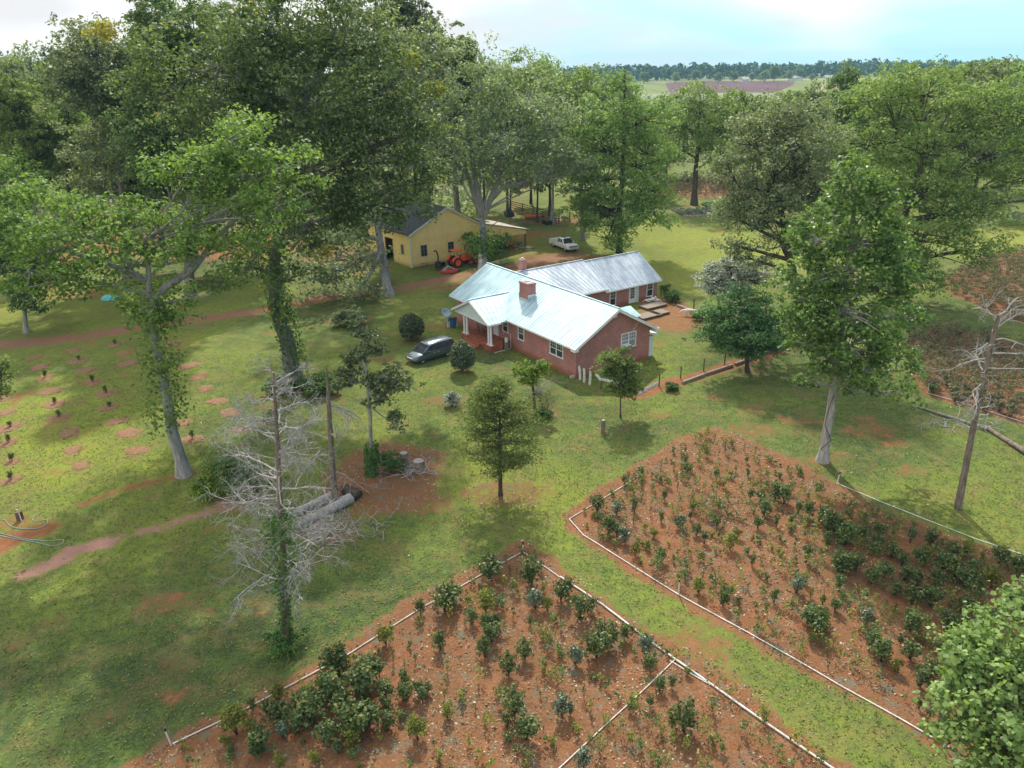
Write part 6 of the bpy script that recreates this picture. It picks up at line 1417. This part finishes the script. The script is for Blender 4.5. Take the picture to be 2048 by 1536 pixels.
for i in range(16): a = rng.random()*6.28; dead_branches(mb, (rng.normal()*1.1, rng.normal()*.5, .1), (math.cos(a), math.sin(a), .15), rng.uniform(1.2, 2.6), .03, 1, 3, .4, -.02, 4, (1, 3))
o = mb.build('brush_pile', M['bark_dead']); o.location = g; tag(o, 'scattered bare boughs along the long fallen trunk', 'brush pile')
# ------------------------------------------------------------------ fences
def post(g, h, label, r=.05, mat='wood_brown', grp='posts of the wire fence'):
    mb = MB(); mb.box((0, 0, h/2), (r*2, r*2, h)); o = mb.build('fence_post', M[mat]); o.location = (g[0], g[1], 0); tag(o, label, 'post', grp); return o
fp = [(1262,790),(1318,773),(1361,757),(1407,742),(1449,729),(1500,712),(1545,697),(1571,688)]
wf = tag(empty('wire_fence', G(*fp[0])), 'wire mesh fence running from the house corner to the grey green oak', 'fence'); w0 = G(*fp[0])
for i in range(len(fp)): g = G(*fp[i])-w0; mb = MB(); mb.box((g[0], g[1], .62), (.10, .10, 1.24)); mb.build('post', M['wood_brown'], wf)
mb = MB()
for i in range(len(fp)-1):
    a, c = G(*fp[i])-w0, G(*fp[i+1])-w0
    for z in (.15, .4, .65, .9, 1.12): mb.tube([tuple(a+np.array([0, 0, z])), tuple(c+np.array([0, 0, z]))], .006, 3, False)
    n = int(np.linalg.norm(c-a)/.3)
    for k in range(1, n): q = a+(c-a)*k/n; mb.tube([tuple(q+np.array([0, 0, .1])), tuple(q+np.array([0, 0, 1.12]))], .004, 3, False)
mb.build('mesh_wire', M['greymet'], wf)
bf = [(1322,592),(1353,606),(1387,620),(1412,640)]; w0 = G(*bf[0])
wf = tag(empty('wire_fence', w0), 'short wire fence with dark posts behind the dog yard', 'fence')
for p in bf: g = G(*p)-w0; mb = MB(); mb.box((g[0], g[1], .7), (.12, .12, 1.4)); mb.build('post', M['wood_brown'], wf)
mb = MB()
for i in range(len(bf)-1):
    a, c = G(*bf[i])-w0, G(*bf[i+1])-w0
    for z in (.3, .7, 1.15): mb.tube([tuple(a+np.array([0, 0, z])), tuple(c+np.array([0, 0, z]))], .008, 3, False)
mb.build('wire', M['greymet'], wf)
for i, (a, c) in enumerate((((1365,768),(1408,752)),((1410,751),(1465,733)),((1470,731),(1525,711)),((1528,709),(1572,693)))):
    A, C_ = G(*a), G(*c); d = C_-A; mb = MB(); mb.box((0, 0, .13), (float(np.linalg.norm(d)), .22, .26)); o = mb.build('landscape_timber', M['wood_old']); o.location = (A+C_)/2; o.rotation_euler = (0, 0, math.atan2(d[1], d[0])); tag(o, 'old grey timber on the ground along the wire fence, %s from the house' % ordn(i), 'timber', 'timbers along the wire fence')
for i, (a, c) in enumerate((((1355,613),(1388,626)),((1390,627),(1412,645)))):
    A, C_ = G(*a), G(*c); d = C_-A; mb = MB(); mb.box((0, 0, .13), (float(np.linalg.norm(d)), .25, .26)); o = mb.build('landscape_timber', M['wood_old']); o.location = (A+C_)/2; o.rotation_euler = (0, 0, math.atan2(d[1], d[0])); tag(o, 'timber edging of the dog yard, %s' % ('the left piece' if i == 0 else 'the right piece by the white dog'), 'timber')
for (px, py, rx, lm, lb, h) in ((1345,604,16,'leaf_ivy','weedy bush on the fence behind the dog yard',1.3),(1395,640,12,'leaf_ivy','green weeds right of the walking white dog',.8),(1345,780,14,'leaf_ivy','weeds at the timber end near the white board',.5),(1330,585,8,'leaf_oak','dark weed clump at the back corner of the brick wing',1.0),(1400,790,0,'',None,0)):
    if lb: bush('weed_clump', lb, px, py, rx, 8, M[lm], .15, .3, 1.1, ht=h)
# white pickets and boards by the house corner
for i, (px, py) in enumerate(((1160,760),(1168,765),(1179,770))):
    g = G(px, py); mb = MB(); pr = [(-.11, 0), (.11, 0), (.13, .5), (.12, 1.0), (.06, 1.42), (-.12, 1.42), (-.10, 1.0), (-.09, .5)]; mb.prism(pr, 'y', -.012, .012); o = mb.build('picket', M['white_old']); o.location = (g[0], g[1], 0); o.rotation_euler = (.05, .05*(i-1), -.25); tag(o, 'curved white board leaning at the house corner, %s' % ('nearest the wall', 'middle of three', 'farthest from the wall')[i], 'board', 'white boards at the house corner')
g = G(1202, 778); bq = tag(empty('broken_fence', g, -.35), 'broken white fence section with a bent post right of the three boards', 'fence')
mb = MB(); mb.box((0, 0, .5), (.12, .12, 1.0)); mb.build('post', M['wood_brown'], bq); mb = MB(); mb.box((-.25, -.05, 1.15), (.26, .04, .75), ry=-.75); mb.build('picket', M['white_old'], bq); mb = MB(); mb.box((1.0, -.05, .85), (1.9, .04, .24), ry=.13); mb.build('rail', M['white_old'], bq)
A, C_ = G(1276,790), G(1318,768); d = C_-A; mb = MB(); mb.box((0, 0, .12), (float(np.linalg.norm(d)), .05, .26)); o = mb.build('fallen_board', M['white_old']); o.location = (A+C_)/2; o.rotation_euler = (-.4, 0, math.atan2(d[1], d[0])); tag(o, 'white board fallen flat against the dirt bank by the young tree', 'board')
g = G(1145, 756); mb = MB(); mb.box((0, 0, .12), (.5, .25, .24), rz=.5); o = mb.build('concrete_block', M['concrete'], bevel=.02); o.location = g; tag(o, 'grey concrete block on the grass at the brick corner', 'block')
# board fence behind the lean-to
rf = [(1022,418),(1045,424),(1066,430),(1086,436),(1101,441),(1118,446)]; w0 = G(*rf[0]); bf_ = tag(empty('board_fence', w0), 'dark four rail board fence beyond the lean-to', 'fence')
for p in rf: g = G(*p)-w0; mb = MB(); mb.box((g[0], g[1], .85), (.18, .18, 1.7)); mb.build('post', M['wood_brown'], bf_)
for i in range(len(rf)-1):
    a, c = G(*rf[i])-w0, G(*rf[i+1])-w0; d = c-a; L_ = float(np.linalg.norm(d)); mb = MB()
    for z in (.35, .75, 1.15, 1.55): mb.box(((a[0]+c[0])/2, (a[1]+c[1])/2-.1, z), (L_, .05, .15), rz=math.atan2(d[1], d[0]))
    mb.build('rails', M['wood_brown'], bf_)
gt = [(1110,443),(1137,442)]; A, C_ = G(*gt[0]), G(*gt[1]); d = C_-A; L_ = float(np.linalg.norm(d)); go = tag(empty('tube_gate', A, math.atan2(d[1], d[0])), 'silver tube farm gate right of the grey trunk', 'gate')
mb = MB()
for z in (.25, .5, .75, 1.0, 1.3): mb.tube([(0, 0, z), (L_, 0, z)], .025, 5)
for x in (0, L_/2, L_): mb.tube([(x, 0, .2), (x, 0, 1.3)], .025, 5)
mb.build('gate_frame', M['chrome'], go); mb = MB(); mb.box((L_+.2, 0, .8), (.16, .16, 1.6)); mb.build('post', M['wood_brown'], go)
for px, py, top, lb in ((1104,448,260,'pale grey trunked tree beside the old tyres'),(1074,445,250,'thin dark trunked tree behind the orange implement'),(1020,432,240,'dark tree over the covered machine')):
    Y = G(px, py)[1]; simple_tree(lb, (px, py), Y, (px+5, top-20), 42, M['leaf_grey'], M['bark_grey'] if px == 1104 else M['bark_dark'], .42, dens=.7, z0f=.45, r0=.32 if px == 1104 else .2)
# ------------------------------------------------------------------ dog yard platforms, animals
for i, (px, py, sx_, sy_, lb) in enumerate(((1296,634,3.0,1.6,'low brown wooden platform nearest the house in the dog yard'),(1318,628,2.0,1.5,'low brown wooden platform on the right in the dog yard'),(1306,614,3.2,1.6,'low brown wooden platform beside the back wall'))):
    g = G(px, py); pl = tag(empty('wooden_platform', g, HA), lb, 'platform', 'wooden platforms in the dog yard'); mb = MB()
    for k in range(7): mb.box((-sx_/2+sx_*(k+.5)/7, 0, .27), (sx_/7-.03, sy_, .04))
    mb.build('deck_boards', M['wood_old'], pl); mb = MB()
    for sg in (-1, 1): mb.box((0, sg*(sy_/2-.06), .14), (sx_, .1, .2)); mb.box((sg*(sx_/2-.06), 0, .14), (.1, sy_-.25, .2))
    mb.build('frame', M['wood_brown'], pl)
def quadruped(name, label, loc, rz, s=1.0, pose='stand', mat='fur'):
    """one skinned body; nose towards +x"""
    st = pose == 'stand'; hz = .52 if st else .17
    V = [((-.42, 0, hz+.02), .15), ((-.15, 0, hz+.02), .155), ((.15, 0, hz+.02), .185), ((.38, 0, hz+.06), .155)]; E_ = [(0, 1), (1, 2), (2, 3)]
    def ad(p, r, par): V.append((p, r)); E_.append((par, len(V)-1)); return len(V)-1
    if st: n = ad((.55, 0, hz+.02), .095, 3); h_ = ad((.70, 0, hz-.10), .095, n); m_ = ad((.80, 0, hz-.20), .055, h_); ad((.87, 0, hz-.27), .032, m_)
    else: n = ad((.52, .03, hz+.16), .10, 3); h_ = ad((.64, .05, hz+.24), .095, n); m_ = ad((.76, .06, hz+.20), .055, h_); ad((.84, .06, hz+.17), .032, m_)
    for sg in (-1, 1): e = ad((h_ and V[h_][0][0]-.02, V[h_][0][1]+sg*.07, V[h_][0][2]+.07), .03, h_); ad((V[e][0][0]-.04, V[e][0][1]+sg*.035, V[e][0][2]-.03), .015, e)
    t1_ = ad((-.58, 0, hz+.05), .05, 0); t2_ = ad((-.74, .03, hz-.05 if st else .08), .04, t1_); ad((-.84, .06, hz-.16 if st else .05), .022, t2_)
    for sg in (-1, 1):
        if st:
            k = ad((.34+.04*sg, sg*.11, hz-.16), .07, 3); w = ad((.33+.06*sg, sg*.11, hz-.34), .04, k); f = ad((.36+.06*sg, sg*.11, .035), .035, w); ad((.42+.06*sg, sg*.11, .025), .03, f)
            k = ad((-.38, sg*.12, hz-.15), .085, 0); w = ad((-.50-.04*sg, sg*.12, hz-.30), .04, k); f = ad((-.46-.04*sg, sg*.12, .035), .035, w); ad((-.40-.04*sg, sg*.12, .025), .03, f)
        else:
            k = ad((.42, sg*.14, .08), .055, 3); ad((.66, sg*.14, .035), .035, k)
            k = ad((-.36, sg*.19, .10), .085, 0); w = ad((-.12, sg*.22, .05), .045, k); ad((.0, sg*.22, .03), .032, w)
    me = bpy.data.meshes.new(name); me.from_pydata([tuple(c*s for c in v[0]) for v in V], E_, []); o = link_mesh(name, me, M[mat]); md = o.modifiers.new('skin', 'SKIN')
    for i, v in enumerate(V): me.skin_vertices[0].data[i].radius = (v[1]*s*.85, v[1]*s*.85)
    me.skin_vertices[0].data[0].use_root = True
    ss = o.modifiers.new('sub', 'SUBSURF'); ss.levels = 2; ss.render_levels = 2
    o.location = (loc[0], loc[1], 0); o.rotation_euler = (0, 0, rz); tag(o, label, 'dog'); return o
quadruped('dog', 'white dog walking with its head down by the back fence', G(1379,632), math.pi*.92, 1.28)
quadruped('dog', 'white dog lying down by the back wall of the brick wing', G(1300,603), .3, 1.2, 'lie')
quadruped('dog', 'white dog lying curled right of the other one at the wing wall', G(1311,601), 2.4, 1.05, 'lie')
quadruped('cat', 'small black and white cat crossing the yard grass', G(1368,681), 2.2, .42, 'stand', 'furdark')['category'] = 'cat'
# ------------------------------------------------------------------ hose, spigot, tarp, garden beds
for i, (pts, lb) in enumerate((([(-20,1043),(8,1040),(20,1052),(40,1058),(78,1057),(95,1048),(92,1040),(76,1044),(66,1040),(75,1028)], 'pale green garden hose looped near the water post'), ([(-20,1062),(20,1072),(60,1080),(100,1082),(124,1080),(127,1086),(112,1093),(92,1090),(60,1083),(20,1076),(-20,1068)], 'pale green garden hose lying in a long loop on red soil'))):
    Q = [G(*p) for p in pts]; Z = []
    for j in range(len(Q)-1):
        p0, p1, p2, p3 = Q[max(j-1, 0)], Q[j], Q[j+1], Q[min(j+2, len(Q)-1)]
        for t_ in np.linspace(0, 1, 6, endpoint=False): Z.append(.5*((2*p1)+(-p0+p2)*t_+(2*p0-5*p1+4*p2-p3)*t_**2+(-p0+3*p1-3*p2+p3)*t_**3)+np.array([0, 0, .03]))
    mb = MB(); mb.tube([tuple(z) for z in Z], .026, 6); tag(mb.build('garden_hose', M['hose'], smooth=True), lb, 'hose')
g = G(43, 1040); ws = tag(empty('water_post', g), 'white water tap pipe against a dark post at the left edge', 'tap'); mb = MB(); mb.box((-.1, .05, .3), (.35, .3, .6)); mb.build('post', M['wood_brown'], ws, bevel=.03); mb = MB(); mb.tube([(.1, -.14, 0), (.05, -.14, .85), (-.05, -.14, .88)], .035, 7); mb.build('pipe', M['pvc'], ws); mb = MB(); mb.tube([(-.05, -.14, .88), (-.12, -.14, .78)], .025, 6); mb.build('tap', M['chrome'], ws)
g = G(220, 598); mb = MB(); n = 14; 
vs = [(0, 0, .55)]+[(math.cos(2*math.pi*k/n)*r*(1+.2*math.sin(k*2.3)), math.sin(2*math.pi*k/n)*r*.6, z+.06*math.sin(k*3.1)) for r, z in ((.6, .48), (1.0, .25), (1.25, .0)) for k in range(n)]; mb.add(vs, [(0, 1+k, 1+(k+1) % n) for k in range(n)]+[(1+j*n+k, 1+(j+1)*n+k, 1+(j+1)*n+(k+1) % n, 1+j*n+(k+1) % n) for j in range(2) for k in range(n)]); o = mb.build('tarp', M['tarp'], smooth=True); o.location = g; tag(o, 'crumpled turquoise tarp by the dirt track on the left', 'tarp')
g = G(418, 572); wp = tag(empty('wood_stack', g, .1), 'long dark stacked brushwood heap beyond the track', 'wood stack'); mb = MB(); mb.loft([[(-1.9, -1.0, 0), (1.9, -1.0, 0), (1.9, 1.0, 0), (-1.9, 1.0, 0)], [(-1.7, -.7, 1.1), (1.8, -.8, 1.2), (1.7, .8, 1.2), (-1.8, .7, 1.1)]]); mb.build('heap', M['wood_brown'], wp); mb = MB()
for i in range(90): p = (rng.uniform(-1.8, 1.8), -.95+.1*rng.random(), rng.uniform(.1, 1.1)); mb.tube([(p[0]-.4, p[1], p[2]), (p[0]+.4, p[1]-.05, p[2]+rng.normal()*.05)], .05, 4)
mb.build('sticks', M['bark_snag'], wp)
for i, (px, py, rx, ry_) in enumerate(((1400,425,52,8),(1432,412,26,5))):
    g = G(px, py); k = px2m(g); w, dpt = rx*k*1.8, ry_*k*9; gb = tag(empty('garden_bed', g, .15), ('wide low green vegetable bed with a stone edge past the back lawn', 'small teal green vegetable bed right of the lone pecan')[i], 'garden bed')
    mb = MB(); mb.box((0, 0, .1), (w, dpt, .2)); mb.build('soil', M['mulch'], gb); C_ = np.stack([rng.uniform(-w/2, w/2, 160), rng.uniform(-dpt/2, dpt/2, 160), np.full(160, .35)], 1); quad_mesh('plants', clumps(C_, np.full(160, .4), 12, .3, .7), M['weed' if i == 0 else 'leaf_dark'], gb)
    if i == 0: mb = MB(); [mb.box((x_, -dpt/2-.2, .12), (.5, .3, .26), rz=rng.random()) for x_ in np.arange(-w/2, w/2, .6)]; mb.build('stone_edge', M['stone'], gb)
# ------------------------------------------------------------------ air
hz = MB(); hz.box((0, 1850, 30.0), (9200, 5600, 62.0)); ho = hz.build('haze', None); ho['kind'] = 'stuff'
m = bpy.data.materials.new('haze'); m.use_nodes = True; t = m.node_tree; t.nodes.clear(); o_ = t.nodes.new('ShaderNodeOutputMaterial'); pv = t.nodes.new('ShaderNodeVolumePrincipled')
pv.inputs['Color'].default_value = (.38, .74, .96, 1); pv.inputs['Density'].default_value = .00013; pv.inputs['Anisotropy'].default_value = 0
t.links.new(pv.outputs[0], o_.inputs['Volume']); ho.data.materials.append(m)
for mm in bpy.data.materials:
    if mm.name == 'haze': mm.cycles.homogeneous_volume = True if hasattr(mm.cycles, 'homogeneous_volume') else None

for k_, lst in SHP.items():
    for o in lst:
        if 'label' not in o: bpy.data.objects.remove(o)
